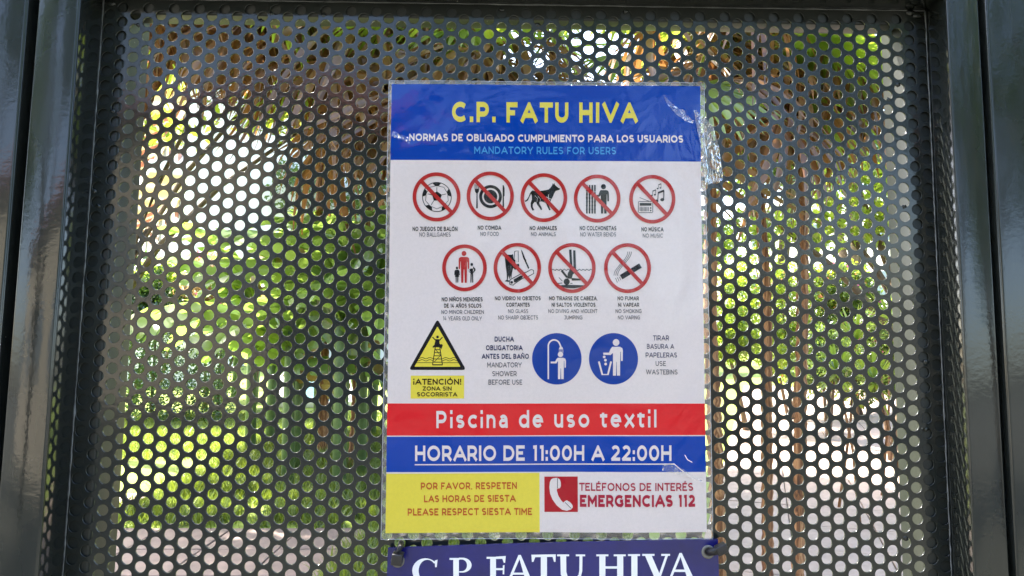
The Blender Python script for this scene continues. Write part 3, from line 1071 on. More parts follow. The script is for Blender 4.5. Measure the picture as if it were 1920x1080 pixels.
lettering('¡ATENCIÓN!', 775, 865, 710, 721.2, 'brown_ink', 0.22, 0.9, parent=lab)
lettering('ZONA SIN', 792.7, 847, 724.4, 732.3, 'brown_ink', 0.21, 0.9, parent=lab)
lettering('SOCORRISTA', 782, 858, 735.2, 743.2, 'brown_ink', 0.21, 0.9, parent=lab)
# shower badge
cx, cy = 1044, 672.7
ring = Ink().disc(cx, cy, 46.4, 48.2, 2, 64).build('mandatory_shower_disc', 'badge_blue')
s = Ink()
pipe = [(cx - 16, cy + 38), (cx - 16, cy - 22)] + [(cx - 5 - 11 * math.cos(t), cy - 24 - 11.5 * math.sin(t)) for t in np.linspace(0.1, math.pi - 0.3, 12)] + [(cx + 7.8, cy - 22)]
s.line(pipe, 2.8, 4)
s.poly([(cx + 5.5, cy - 22.5), (cx + 10, cy - 22.5), (cx + 12, cy - 17.5), (cx + 3.5, cy - 17.5)], 4)
for q in (4.5, 7, 9.5, 11.5):
    s.line([(cx + q, cy - 16.5), (cx + q, cy - 11.5)], 0.7, 4)
s.disc(cx + 6.8, cy - 8.3, 5, 5, 4, 24)
s.poly([(cx + x, cy + y) for x, y in [(2, -2), (12, -2), (15.6, -0.5), (17, 3), (16.8, 16.5), (14.4, 16.5), (14, 4), (13.2, 4), (12.8, 38), (8.2, 38), (7.7, 18), (7.1, 18), (6.6, 38), (2.2, 38), (2.2, 4), (-1, 8.5), (-11.5, 8.5), (-11.5, 5), (-3, 5), (-0.5, 0)]], 4)
s.build('symbol', 'white_ink', ring)
# waste bin badge
cx, cy = 1150.3, 672.7
ring = Ink().disc(cx, cy, 46, 48.2, 2, 64).build('mandatory_wastebin_disc', 'badge_blue')
s = Ink()
s.disc(cx + 4.8, cy - 30.6, 6.2, 6.4, 4, 24)
s.poly([(cx + x, cy + y) for x, y in [(-2.5, -22.5), (12, -22.5), (16.5, -20), (17.6, -15.5), (17.3, 4), (14, 4), (13.6, -13), (12.8, -13), (12.4, 5), (12.2, 31.5), (6.4, 31.5), (5.8, 6), (5.2, 6), (4.6, 31.5), (-1, 31.5), (-1, -11), (-5.5, -7), (-19, -7.6), (-19.5, -11.5), (-8.5, -11.5), (-5.5, -18.5)]], 4)
for q in ((-17.5, -3.5), (-15.2, 2.5), (-14.8, 9.8)):
    s.disc(cx + q[0], cy + q[1], 2.6, 2.6, 4, 14)
s.line([(cx - 27.5, cy + 5), (cx - 21, cy + 29.5), (cx - 10.5, cy + 29.5), (cx - 4.5, cy + 5)], 3.4, 4)
s.build('symbol', 'white_ink', ring)
# telephone
ph = Ink().grid([(1020.7, 894), (1083.2, 893.6), (1083.5, 960), (1020.8, 960.4)], 2, 6, 6).build('telephone_box', 'phone_red')
s = Ink()
hand = [(37, 17), (45, 16), (50, 19.5), (51.5, 25), (51.5, 31), (50, 35.5), (44.5, 36.5), (44, 40), (47, 50), (52, 58), (56, 62.5), (59.5, 59.5), (63, 58), (69, 62), (73.5, 67), (74, 71.5), (71, 75), (63, 77.8), (54, 76), (44, 68), (36, 57), (31.5, 46), (30, 34), (31, 24), (33.5, 19)]
s.poly([(1000 + x, 880 + y) for x, y in hand], 4)
s.build('handset', 'white_ink', ph)
s = Ink()
s.line([(1045.2, 896.5), (1045.2, 915.5)], 1.0, 5)
s.line([(1059.5, 942), (1071, 953.5)], 1.0, 5)
s.build('handset_line', 'black_ink', ph)

# ---- laminating film over everything
def film_grid(q, layer, nu, nv, extra=lambda x, z: 0.0):
    bm = bmesh.new()
    a, b, c, d = [Vector((p[0], p[1], 0)) for p in q]
    vs = []
    for j in range(nv + 1):
        for i in range(nu + 1):
            p = a.lerp(b, i / nu).lerp(d.lerp(c, i / nu), j / nv)
            co = lay(p.x, p.y, layer)
            vs.append(bm.verts.new((co[0], co[1] - extra(co[0], co[2]), co[2])))
    for j in range(nv):
        for i in range(nu):
            k = j * (nu + 1) + i
            bm.faces.new((vs[k], vs[k + nu + 1], vs[k + nu + 2], vs[k + 1]))
    me = bpy.data.meshes.new('film')
    for f in bm.faces: f.smooth = True
    bm.to_mesh(me); bm.free()
    return me


LQ = [(730, 152.5), (1319.5, 156.5), (1336.5, 1008.5), (714.5, 1011)]
npart('front_film', film_grid(LQ, 11, 60, 84), 'film')
npart('film_margin', film_grid(LQ, -2, 30, 42), 'film_edge')
# the film's rim catches light
rim = []
for k in range(4):
    a, b_ = LQ[k], LQ[(k + 1) % 4]
    for i in range(20):
        rim.append(lay(a[0] + (b_[0] - a[0]) * i / 20, a[1] + (b_[1] - a[1]) * i / 20, 11))
rim.append(rim[0])
M['rim'] = simple('film_rim', (0.42, 0.42, 0.48), 0.2, 0.2, 100, spec=0.8)
npart('film_rim', tube_mesh('rim', rim, [0.00022] * len(rim), 5, False), 'rim')


def scrap(name, outline, layer, amp, seed, mat, mid=None):
    """a torn, crumpled piece of clear film"""
    r_ = random.Random(seed)
    bm = bmesh.new()
    pts = [Vector(lay(u, v, layer)) for u, v in outline]
    f = bm.faces.new([bm.verts.new(p) for p in pts])
    bmesh.ops.triangulate(bm, faces=[f])
    for _ in range(3):
        bmesh.ops.subdivide_edges(bm, edges=[e for e in bm.edges if e.calc_length() > 0.0022], cuts=1, use_grid_fill=False)
        bmesh.ops.triangulate(bm, faces=[f for f in bm.faces if len(f.verts) > 3])
    for v in bm.verts:
        v.co.y -= abs(r_.gauss(0, amp)) + 0.0003
        v.co.x += r_.uniform(-1, 1) * amp * 0.25
        v.co.z += r_.uniform(-1, 1) * amp * 0.25
    me = bpy.data.meshes.new(name)
    bm.to_mesh(me); bm.free()
    return npart(name, me, mat)


tp = scrap('torn_tape', [(1299, 209), (1304, 207), (1318, 219), (1336, 238), (1344, 262), (1350, 292), (1355, 328), (1353, 339), (1342, 343), (1330, 345), (1323, 352), (1320, 330), (1317, 300), (1312, 270), (1312, 240), (1307, 222)], 13, 0.0010, 5, 'tape')
tp['label'] = 'crumpled clear tape at the upper right edge of the notice'
M['flap'] = film_mat('lifted_film_flap', 0.14, 0.8, 0.12, 1.5, 0.5)
scrap('film_tear', [(1244, 179), (1249, 186), (1258, 195), (1272, 205), (1283, 208), (1286, 216), (1301, 228), (1297, 233), (1283, 227), (1268, 216), (1254, 202), (1246, 191)], 13, 0.0006, 8, 'flap')
scrap('film_tear', [(737, 247), (752, 253), (771, 261), (770, 272), (760, 266), (745, 261), (736, 257)], 13, 0.0006, 9, 'flap')
scrap('film_tear', [(1243, 867), (1262, 869), (1280, 878), (1296, 889), (1320, 902), (1300, 898), (1285, 893), (1262, 886), (1240, 880)], 13, 0.0004, 10, 'tape')
sc_ = Ink()
sc_.line([(1262, 868), (1276, 880), (1304, 901)], 1.3, 12)
sc_.line([(1283, 852), (1288, 861), (1297, 866)], 1.3, 12)
sc_.build('scratch', 'white_ink')

# ============================================================ LOWER SIGN
sign = empty('name_sign', (0.418, 0, 0), 'violet blue sign with white serif lettering tied below the laminated notice', 'sign')


def spart(name, me, mat, parent=None):
    o = link(name, me, M[mat], parent or sign)
    if o.parent is sign:
        o.matrix_parent_inverse = Matrix.Translation((-0.418, 0, 0))
    return o


SY = -0.0075


def bow(x):
    u = (x - 0.268) / 0.3
    return 0.0030 * math.sin(math.pi * min(max(u, 0), 1)) * 0.6


def slay(u, v, up):
    p = on_plane(u, v, SY)
    return (p.x, SY - up - bow(p.x) * 0.3, p.z)


nu, nv = 40, 10
bm = bmesh.new()
top = lambda t: 1027.5 + (1011.5 - 1027.5) * t - 2.5 * math.sin(math.pi * t)
front, back = [], []
for j in range(nv + 1):
    for i in range(nu + 1):
        t_ = i / nu
        yt = top(t_)
        v_ = yt + (1235 + 2 * t_ - yt) * j / nv
        x_ = 727.5 + (1346.5 - 727.5) * t_ + (v_ - 1020) * (-0.035 + 0.06 * t_)
        p = slay(x_, v_, 0.0)
        front.append(bm.verts.new(p))
        back.append(bm.verts.new((p[0], p[1] + 0.0022, p[2])))
for j in range(nv):
    for i in range(nu):
        k = j * (nu + 1) + i
        bm.faces.new((front[k], front[k + nu + 1], front[k + nu + 2], front[k + 1]))
        bm.faces.new((back[k], back[k + 1], back[k + nu + 2], back[k + nu + 1]))
for i in range(nu):
    bm.faces.new((front[i], front[i + 1], back[i + 1], back[i]))
    k = nv * (nu + 1) + i
    bm.faces.new((front[k], back[k], back[k + 1], front[k + 1]))
for j in range(nv):
    k = j * (nu + 1)
    bm.faces.new((front[k], back[k], back[k + nu + 1], front[k + nu + 1]))
    k = k + nu
    bm.faces.new((front[k], front[k + nu + 1], back[k + nu + 1], back[k]))
me = bpy.data.meshes.new('sign_board')
for f in bm.faces: f.smooth = abs(f.normal.y) > 0.9
bm.to_mesh(me); bm.free()
spart('sign_board', me, 'banner')


def serif(polys):
    bm = bmesh.new()
    for pts in polys:
        vs = [bm.verts.new(slay(x, y, 0.0002 + 0.00004 * polys.index(pts))) for x, y in pts]
        for t in tessellate_polygon([[Vector((x, y, 0)) for x, y in pts]]):
            bm.faces.new([vs[i] for i in t])
    bm.normal_update()
    for f in bm.faces:
        if f.normal.y > 0: f.normal_flip()
    me = bpy.data.meshes.new('letter')
    bm.to_mesh(me); bm.free()
    o = spart('letter', me, 'banner_white')


def rect(x0, y0, x1, y1): return [(x0, y0), (x1, y0), (x1, y1), (x0, y1)]


def arc(cx, cy, rx, ry, a0, a1, n=14):
    return [(cx + rx * math.cos(R(a0 + (a1 - a0) * i / n)), cy + ry * math.sin(R(a0 + (a1 - a0) * i / n))) for i in range(n + 1)]


# C
serif([arc(798, 1070, 25, 23.5, -38, -322, 26) + arc(801.5, 1070, 16.5, 20.8, -318, -42, 24), [(815, 1051), (820.5, 1049), (819, 1063), (816, 1063.2)]])
serif([arc(830, 1091, 3.6, 3.6, 0, 345, 12)])
# P
serif([rect(850, 1046, 860.5, 1093), rect(843, 1045.8, 862, 1049.3), rect(843.5, 1090, 868, 1094)])
serif([[(860.3, 1045.2)] + arc(867, 1059.2, 17.3, 14, -90, 90, 16) + [(861, 1073), (861, 1070.8)] + arc(866, 1059.6, 9.8, 11, 88, -88, 16) + [(860.3, 1048.6)]])
serif([arc(893, 1091, 3.6, 3.6, 0, 345, 12)])
# F
serif([rect(919.2, 1044, 930, 1092), rect(912.5, 1043.6, 932, 1047.2), rect(912.5, 1088.5, 938, 1092.2), [(929.8, 1043.2), (948.3, 1042), (947.2, 1054.5), (944.6, 1054.5), (942, 1047.2), (929.8, 1047.6)], rect(929.8, 1064.6, 944, 1068.4), [(943, 1059.5), (946, 1059), (945.4, 1076.5), (942.6, 1076)]])
# A
serif([[(972, 1040.2), (976.5, 1040), (997.5, 1089), (985.5, 1089)] , [(972, 1040.5), (974.5, 1047), (956.6, 1089), (951.6, 1089)], rect(962, 1073.2, 984, 1077), rect(945, 1086.8, 963, 1090), rect(979, 1086.8, 1003, 1090)])
# T
serif([rect(1014, 1041, 1025.5, 1089), [(996.3, 1039.6), (1042, 1038.8), (1041.5, 1052.8), (1038.8, 1053), (1036, 1043.5), (1003.5, 1044.2), (1000.2, 1053), (997.4, 1053)], rect(1007, 1086, 1032.5, 1089.4)])
# U
serif([[(1050.5, 1040), (1061.5, 1040), (1061.8, 1072)] + [(1064.5, 1081), (1071, 1085.2), (1079, 1083.5), (1084.8, 1077), (1086.2, 1068), (1086.5, 1040), (1092, 1040), (1091.6, 1070), (1089, 1081), (1081, 1088.4), (1069, 1090.3), (1057.5, 1086.5), (1051.4, 1077)], rect(1044.5, 1039, 1067, 1042.4), rect(1079.6, 1039, 1097, 1042.4)])
# H
serif([rect(1123.6, 1040, 1135, 1089), rect(1157, 1040, 1168.4, 1089), rect(1118, 1039, 1140.5, 1042.4), rect(1150.6, 1039, 1173, 1042.4), rect(1134.8, 1061.2, 1157.2, 1065.6), rect(1118, 1085.6, 1140.5, 1089), rect(1150.6, 1085.6, 1173, 1089)])
# I
serif([rect(1183.6, 1040, 1195, 1089), rect(1177.4, 1038.6, 1199.8, 1042), rect(1177.4, 1085.6, 1199.8, 1089)])
# V
serif([[(1209, 1041), (1221.4, 1041), (1237.5, 1078), (1233.5, 1089.5), (1230, 1089.5)], [(1247.6, 1041), (1252.4, 1041), (1236, 1089), (1231.5, 1087)], rect(1204, 1038.2, 1227, 1041.8), rect(1239.6, 1038.2, 1256, 1041.8)])
# A
serif([[(1273.5, 1036.6), (1278, 1036.4), (1301.5, 1086), (1289, 1086)], [(1273.6, 1037), (1276, 1043.5), (1258.4, 1086), (1253.6, 1086)], rect(1262, 1067.6, 1287, 1072), rect(1247.5, 1083.6, 1265, 1087), rect(1283, 1083.6, 1307, 1087)])


def eyelet(u, v):
    c = on_plane(u, v, SY)
    V, Fc = [], []
    n = 32
    prof = [(0.0030, 0.0), (0.0033, 0.0007), (0.0044, 0.0011), (0.0056, 0.0008), (0.0060, 0.0)]
    for rr, h in prof:
        for k in range(n):
            a = 2 * math.pi * k / n
            V.append((c.x + rr * math.cos(a), SY - 0.0004 - h, c.z + rr * math.sin(a)))
    for i in range(len(prof) - 1):
        for k in range(n):
            k2 = (k + 1) % n
            Fc.append((i * n + k, i * n + k2, (i + 1) * n + k2, (i + 1) * n + k))
    o = spart('eyelet', mesh_py('eyelet', V, Fc, True), 'eyelet')
    # black disc stands in for the shade inside the eyelet
    V = [(c.x + 0.0030 * math.cos(2 * math.pi * k / n), SY - 0.0003, c.z + 0.0030 * math.sin(2 * math.pi * k / n)) for k in range(n)]
    spart('eyelet_hole_shade', mesh_py('hole_shade', V, [tuple(range(n))]), 'tie', o)


eyelet(746, 1051)
eyelet(1327.5, 1034.5)


def cable_tie(loc, label, strap, strap2, head_lo, head_hi, rotz):
    o = empty('cable_tie', loc, label, 'cable tie', 'cable ties holding the violet sign')
    inv = Matrix.Translation(-Vector(loc))
    for pts, wd in ((strap, 0.0026), (strap2, 0.0019)):
        s_ = link('strap', tube_mesh('strap', pts, [wd] * len(pts), 8), M['tie'], o)
        s_.matrix_parent_inverse = inv
    c = (Vector(head_lo) + Vector(head_hi)) / 2
    me = rbox('head', tuple(Vector(head_lo) - c), tuple(Vector(head_hi) - c), 0.0009, 3)
    h = link('head', me, M['tie'], o)
    h.location = c
    h.rotation_euler = rotz
    h.matrix_parent_inverse = inv


pl = lambda u, v, y: tuple(on_plane(u, v, y))
cable_tie(pl(746, 1045, -0.012), 'black cable tie with square head through the left eyelet of the violet sign',
          [pl(746, 1052, -0.004), pl(746, 1050, -0.0125), pl(747, 1040, -0.0165), pl(750, 1028, -0.0145), pl(752, 1019, -0.008), pl(752, 1017, 0.004)],
          [pl(742, 1048, -0.014), pl(745, 1036, -0.0175), pl(750, 1026, -0.017), pl(753, 1022, -0.013)],
          (on_plane(735, 1058, -0.017).x, -0.0215, on_plane(735, 1058, -0.017).z), (on_plane(756, 1034, -0.017).x, -0.0125, on_plane(755, 1036, -0.017).z),
          Euler((0.1, 0.12, 0)))
cable_tie(pl(1340, 1030, -0.012), 'black cable tie running from the right eyelet of the violet sign to the mesh',
          [pl(1328, 1036, -0.004), pl(1328, 1035, -0.012), pl(1336, 1034, -0.0165), pl(1346, 1029, -0.016), pl(1356, 1026, -0.010), pl(1360, 1024, 0.004)],
          [pl(1330, 1038, -0.012), pl(1342, 1037, -0.015), pl(1352, 1032, -0.017), pl(1359, 1022, -0.016)],
          (on_plane(1342, 1038, -0.015).x, -0.0185, on_plane(1342, 1038, -0.015).z), (on_plane(1363, 1019, -0.015).x, -0.0105, on_plane(1361, 1021, -0.015).z),
          Euler((0.1, -0.45, 0)))

# ============================================================ GROUND BEYOND AND BEHIND
M['lawn'] = simple('lawn_turf', (0.20, 0.26, 0.034), 0.9, 0.40, 3.5, 0.6, 120)
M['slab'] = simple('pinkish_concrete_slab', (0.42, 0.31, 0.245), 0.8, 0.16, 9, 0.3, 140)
M['slab2'] = simple('shaded_pink_slab', (0.20, 0.14, 0.115), 0.8, 0.2, 8, 0.3, 140)  # darker copy of the slab, the terrace shade is put into its colour
M['joint'] = simple('mortar_joint', (0.16, 0.13, 0.11), 0.95, 0.2, 40)
M['gravel'] = simple('grey_beige_driveway', (0.105, 0.105, 0.085), 0.9, 0.25, 12, 0.4, 200)


def sheet(name, pts, z, mat, kind='structure'):
    me = mesh_py(name, [(x, y, z) for x, y in pts], [tuple(range(len(pts)))])
    return tag(link(name, me, mat), kind=kind)


sheet('ground', [(-400, -400), (400, -400), (400, 900), (-400, 900)], -0.02, M['gravel'])
sheet('lawn', [(-60, 2.2), (60, 2.2), (60, 90), (-60, 90)], -0.004, M['lawn'])
sheet('driveway', [(-14, -30), (14, -30), (14, 2.2), (-14, 2.2)], -0.012, M['gravel'])


def slabs(name, origin, ang, nx, ny, size, mat, seed):
    base = bpy.data.objects.new(name, mesh_py(name, [(0, 0, 0), (nx * size, 0, 0), (nx * size, ny * size, 0), (0, ny * size, 0)], [(0, 1, 2, 3)]))
    COL.objects.link(base)
    base.data.materials.append(M['joint'])
    base.location = (origin[0], origin[1], 0.0)
    base.rotation_euler = (0, 0, ang)
    base['kind'] = 'structure'
    r_ = random.Random(seed)
    me = rbox('paving_slab', (-size / 2 + 0.005, -size / 2 + 0.005, -0.015), (size / 2 - 0.005, size / 2 - 0.005, 0.015), 0.003, 1)
    me.materials.append(mat)
    for j in range(ny):
        for i in range(nx):
            o = bpy.data.objects.new('paving_slab', me)
            COL.objects.link(o)
            o.parent = base
            o.location = ((i + .5) * size, (j + .5) * size, r_.uniform(-0.002, 0.003))
            o.rotation_euler = (r_.uniform(-1, 1) * 0.004, r_.uniform(-1, 1) * 0.004, 0)
    return base


slabs('path', (1.05, 2.9, 0), R(-17), 6, 24, 0.6, M['slab'], 1)
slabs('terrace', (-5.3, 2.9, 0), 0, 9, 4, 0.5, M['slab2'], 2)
slabs('pavement', (-5.4, 4.95, 0), 0, 5, 2, 0.5, M['slab'], 4)

# ============================================================ PLANTS
rs = np.random.RandomState(11)


def leaf_cloud_mesh(name, blobs, n, size, seed, droop=0.2, aspect=2.0):
    """n small folded leaves through a set of ellipsoids (cx,cy,cz,rx,ry,rz)"""
    r_ = np.random.RandomState(seed)
    vol = np.array([b[3] * b[4] * b[5] for b in blobs]) ** 0.8
    pick = r_.choice(len(blobs), n, p=vol / vol.sum())
    B = np.array(blobs)[pick]
    d = r_.normal(size=(n, 3))
    d /= np.linalg.norm(d, axis=1)[:, None]
    rad = r_.uniform(0.35, 1.0, n) ** 0.5
    C = B[:, :3] + d * B[:, 3:] * rad[:, None] * r_.uniform(0.85, 1.1, (n, 1))
    ax = r_.normal(size=(n, 3)); ax[:, 2] -= droop
    ax /= np.linalg.norm(ax, axis=1)[:, None]
    up = r_.normal(size=(n, 3)) * 0.6; up[:, 2] += 1
    sd = np.cross(ax, up); sd /= np.linalg.norm(sd, axis=1)[:, None] + 1e-9
    nn = np.cross(sd, ax)
    L = (size * r_.uniform(0.6, 1.35, n))[:, None]
    Wd = L / aspect / 2
    p0 = C
    p1 = C + ax * L * 0.5 + sd * Wd + nn * Wd * 0.35
    p2 = C + ax * L
    p3 = C + ax * L * 0.5 - sd * Wd + nn * Wd * 0.35
    V = np.stack([p0, p1, p2, p3], 1).reshape(-1, 3)
    i = np.arange(n)[:, None] * 4
    Fc = np.concatenate([i + [0, 1, 2], i + [0, 2, 3]], 1).reshape(-1, 3)
    return mesh_np(name, V, Fc)


LM = {
    'lime': leafmat('lime_leaf', (0.06, 0.11, 0.010), (0.16, 0.23, 0.02), 0.5, (0.46, 0.60, 0.04)),
    'green': leafmat('mid_green_leaf', (0.025, 0.055, 0.012), (0.07, 0.12, 0.025), 0.4, (0.28, 0.40, 0.06)),
    'dark': leafmat('dark_green_leaf', (0.014, 0.040, 0.010), (0.06, 0.12, 0.03), 0.3, (0.16, 0.30, 0.04)),
    'blue': leafmat('grey_green_leaf', (0.05, 0.11, 0.06), (0.10, 0.19, 0.11), 0.3, (0.18, 0.36, 0.18)),
    'ochre': leafmat('dry_ochre_leaf', (0.16, 0.09, 0.035), (0.38, 0.27, 0.10), 0.4, (0.6, 0.42, 0.16)),
    'pink': leafmat('magenta_bract', (0.42, 0.03, 0.22), (0.65, 0.12, 0.32), 0.5, (0.9, 0.12, 0.45)),
    'salmon': leafmat('salmon_flower', (0.55, 0.16, 0.08), (0.75, 0.36, 0.14), 0.5, (0.95, 0.45, 0.2)),
    'dead': leafmat('dry_palm_frond', (0.03, 0.013, 0.006), (0.36, 0.19, 0.08), 0.35, (0.42, 0.18, 0.05), streak=14),
    'palm': leafmat('live_palm_frond', (0.05, 0.11, 0.015), (0.16, 0.25, 0.035), 0.5, (0.55, 0.70, 0.06), 0.08, 0.3),
    'banana': leafmat('banana_blade', (0.08, 0.15, 0.045), (0.20, 0.30, 0.08), 0.5, (0.46, 0.66, 0.10), 0.07, 0.25, streak=9),
    'grass': leafmat('grass_blade', (0.04, 0.08, 0.012), (0.14, 0.19, 0.02), 0.4, (0.30, 0.38, 0.03)),
}
M['bark'] = simple('grey_brown_bark', (0.13, 0.09, 0.06), 0.9, 0.35, 18, 0.9, 40)


def streaky(name, dark, mid, light):
    m, t, out = newmat(name)
    mp = N(t, 'ShaderNodeMapping')
    mp.inputs['Scale'].default_value = (46, 46, 2.2)
    t.links.new(coords(t), mp.inputs[0])
    n = noise(t, 1.0, 5, 0.65, mp.outputs[0], 0.8)
    r = ramp(t, n.outputs['Fac'], [(0.32, dark), (0.48, mid), (0.66, light)])
    b = N(t, 'ShaderNodeBsdfPrincipled')
    b.inputs['Roughness'].default_value = 0.85
    t.links.new(r.outputs[0], b.inputs['Base Color'])
    bp = N(t, 'ShaderNodeBump')
    bp.inputs['Strength'].default_value = 1.0
    bp.inputs['Distance'].default_value = 0.01
    t.links.new(n.outputs['Fac'], bp.inputs['Height'])
    t.links.new(bp.outputs[0], b.inputs['Normal'])
    t.links.new(b.outputs[0], out.inputs[0])
    return m


M['fibre'] = streaky('orange_brown_palm_trunk', (0.025, 0.010, 0.004), (0.17, 0.065, 0.02), (0.38, 0.20, 0.09))
M['pale_bark'] = simple('pale_pinkish_stem', (0.36, 0.24, 0.18), 0.85, 0.3, 20, 0.8, 40)


def plant(name, loc, label, cat, blobs, n, size, mat, seed, group=None, stems=3, aspect=2.0, extra=None, stem_r=0.03, crown='foliage', bark='bark', trunk=False):
    o = empty(name, loc, label, cat, group)
    link(crown, leaf_cloud_mesh(crown, blobs, n, size, seed, aspect=aspect), LM[mat], o)
    if extra:
        for k, (m2, n2, s2) in enumerate(extra):
            link('flowers' if m2 in ('pink', 'salmon') else crown, leaf_cloud_mesh('bits', [(b[0], b[1], b[2], b[3] * 1.04, b[4] * 1.04, b[5] * 1.04) for b in blobs], n2, s2, seed + 50 + k, aspect=1.4), LM[m2], o)
    r_ = random.Random(seed)
    # stems to the blobs
    cb = sorted(blobs, key=lambda b: -b[3] * b[4] * b[5])[:max(3, stems)]
    for k in range(stems):
        b = cb[k % len(cb)]
        base = Vector((r_.uniform(-1, 1) * stem_r * 2, r_.uniform(-1, 1) * stem_r * 2, -0.05)) if not trunk else Vector((0, 0, -0.05))
        tip = Vector((b[0], b[1], b[2] + b[5] * 0.3))
        mid = base.lerp(tip, 0.5) + Vector((r_.uniform(-1, 1) * 0.15, r_.uniform(-1, 1) * 0.15, 0.1)) * tip.length * 0.3
        if trunk: mid = Vector((0, 0, tip.z * 0.55)) + Vector((r_.uniform(-1, 1), r_.uniform(-1, 1), 0)) * 0.06 * tip.z
        pts = [((1 - t) ** 2) * base + 2 * t * (1 - t) * mid + t * t * tip for t in (0, .2, .4, .6, .8, 1)]
        link('trunk' if trunk and k == 0 else ('limb' if trunk else 'stem'), tube_mesh('stem', pts, [stem_r * (1 - 0.13 * i) for i in range(6)], 8), M[bark], o)
    return o


def blobset(seed, n, spread, rbase, zc, zr):
    r_ = random.Random(seed)
    out_ = []
    for _ in range(n):
        a = r_.uniform(0, 2 * math.pi); q = math.sqrt(r_.random())
        rr = rbase * r_.uniform(0.6, 1.25)
        out_.append((math.cos(a) * q * spread[0], math.sin(a) * q * spread[1], zc + r_.uniform(-1, 1) * zr, rr, rr, rr * r_.uniform(0.6, 0.95)))
    return out_


# ---- fan palms: every frond its own part
def fan_mesh(name, seed, rad=0.62, pet=0.75, nleaf=34, droop=0.35, ragged=0.0):
    r_ = random.Random(seed)
    V, Fc = [], []
    # petiole along +X with a slight sag
    def pax(t): return Vector((t * pet, 0, -0.10 * t * t))
    ns = 6
    for i in range(ns + 1):
        p = pax(i / ns); wd = 0.013 * (1 - 0.4 * i / ns)
        V += [p + Vector((0, wd, 0)), p + Vector((0, 0, wd * 0.8)), p + Vector((0, -wd, 0))]
    for i in range(ns):
        for k in range(2):
            a = i * 3 + k
            Fc.append((a, a + 1, a + 4)); Fc.append((a, a + 4, a + 3))
    hub = pax(1)
    for k in range(nleaf):
        if r_.random() < ragged * 0.3: continue
        a = R(-150 + 300 * (k + 0.5) / nleaf) * 0.92
        d = Vector((math.cos(a), math.sin(a), 0))
        sd = Vector((-math.sin(a), math.cos(a), 0))
        ln = rad * (0.75 + 0.25 * math.cos(a * 0.5)) * r_.uniform(0.85, 1.08)
        w0 = ln * math.tan(R(300 / nleaf) / 2) * (0.44 if ragged else 0.60)
        b0 = len(V)
        zz_ = 0
        tw = r_.uniform(-1, 1) * ragged
        for i, t in enumerate((0.03, 0.35, 0.62, 0.85, 1.0)):
            wd = w0 * (0.12, 0.75, 1.0, 0.45, 0.03)[i]
            sag = -droop * ln * (t ** 2.2) * (1 + 0.5 * tw)
            sway = sd * (tw * 0.25 * ln * t * t)
            p = hub + d * (ln * t * (1 - 0.15 * droop * t)) + Vector((0, 0, sag)) + sway
            fold = wd * 0.5
            V += [p + sd * wd + Vector((0, 0, fold)), p, p - sd * wd + Vector((0, 0, fold))]
        for i in range(4):
            for q in range(2):
                a_ = b0 + i * 3 + q
                Fc.append((a_, a_ + 1, a_ + 4)); Fc.append((a_, a_ + 4, a_ + 3))
    return mesh_np(name, [tuple(v) for v in V], Fc)


FAN_LIVE = [fan_mesh('frond', 1, 0.62, 0.8, 36, 0.25), fan_mesh('frond', 2, 0.55, 0.7, 32, 0.4)]
FAN_DEAD = [fan_mesh('dry_frond', 5, 0.60, 0.55, 26, 0.9, 0.7), fan_mesh('dry_frond', 6, 0.52, 0.5, 22, 1.2, 0.9), fan_mesh('dry_frond', 7, 0.66, 0.6, 28, 0.7, 0.8)]
for m_ in FAN_LIVE: m_.materials.append(LM['palm'])
for m_ in FAN_DEAD: m_.materials.append(LM['dead'])


def palm_trunk(pts, r0, r1, mat, sides=12, rings=70):
    P = [Vector(p) for p in pts]
    cur, rd = [], []
    for i in range(rings + 1):
        t = i / rings * (len(P) - 1)
        k = min(int(t), len(P) - 2)
        cur.append(P[k].lerp(P[k + 1], t - k))
        rd.append((r0 + (r1 - r0) * i / rings) * (1.0 + 0.16 * (1 if i % 2 else -0.4)) * rng.uniform(0.95, 1.05))
    return tube_mesh('trunk', cur, rd, sides)


def fan_palm(base, top, r0, r1, label, nlive, ndead, seed, bark='fibre', scale=1.0, low=-1.1):
    r_ = random.Random(seed)
    o = empty('fan_palm', base, label, 'palm tree', 'fan palms in the garden beyond the gate')
    rel = Vector(top) - Vector(base)
    mid = rel * 0.5 + Vector((r_.uniform(-1, 1) * 0.05, r_.uniform(-1, 1) * 0.05, 0))
    link('trunk', palm_trunk([(0, 0, -0.05), mid, rel], r0, r1, bark), M[bark], o)
    for k in range(ndead):
        m_ = FAN_DEAD[k % 3]
        f = link('dry_frond', m_, None, o)
        el = r_.uniform(low, -0.05)
        f.location = rel + Vector((0, 0, r_.uniform(-0.2, 0.25) * scale))
        f.rotation_euler = Euler((r_.uniform(-.6, .6), -el, k * 2.399 + r_.uniform(-.3, .3)), 'XYZ')
        s_ = scale * r_.uniform(0.8, 1.25)
        f.scale = (s_, s_, s_)
    for k in range(nlive):
        m_ = FAN_LIVE[k % 2]
        f = link('frond', m_, None, o)
        el = r_.uniform(-0.75, 1.1)
        f.location = rel + Vector((0, 0, r_.uniform(-0.05, 0.15) * scale))
        f.rotation_euler = Euler((r_.uniform(-.3, .3), -el, k * 2.399 + 1.0), 'XYZ')
        s_ = scale * r_.uniform(0.85, 1.2)
        f.scale = (s_, s_, s_)
    return o


def gb(u, dist):
    p = ground(u, dist); return (p.x, p.y, 0)


def gt(u, v, dist):
    p = spot(u, v, dist); return (p.x, p.y, p.z)


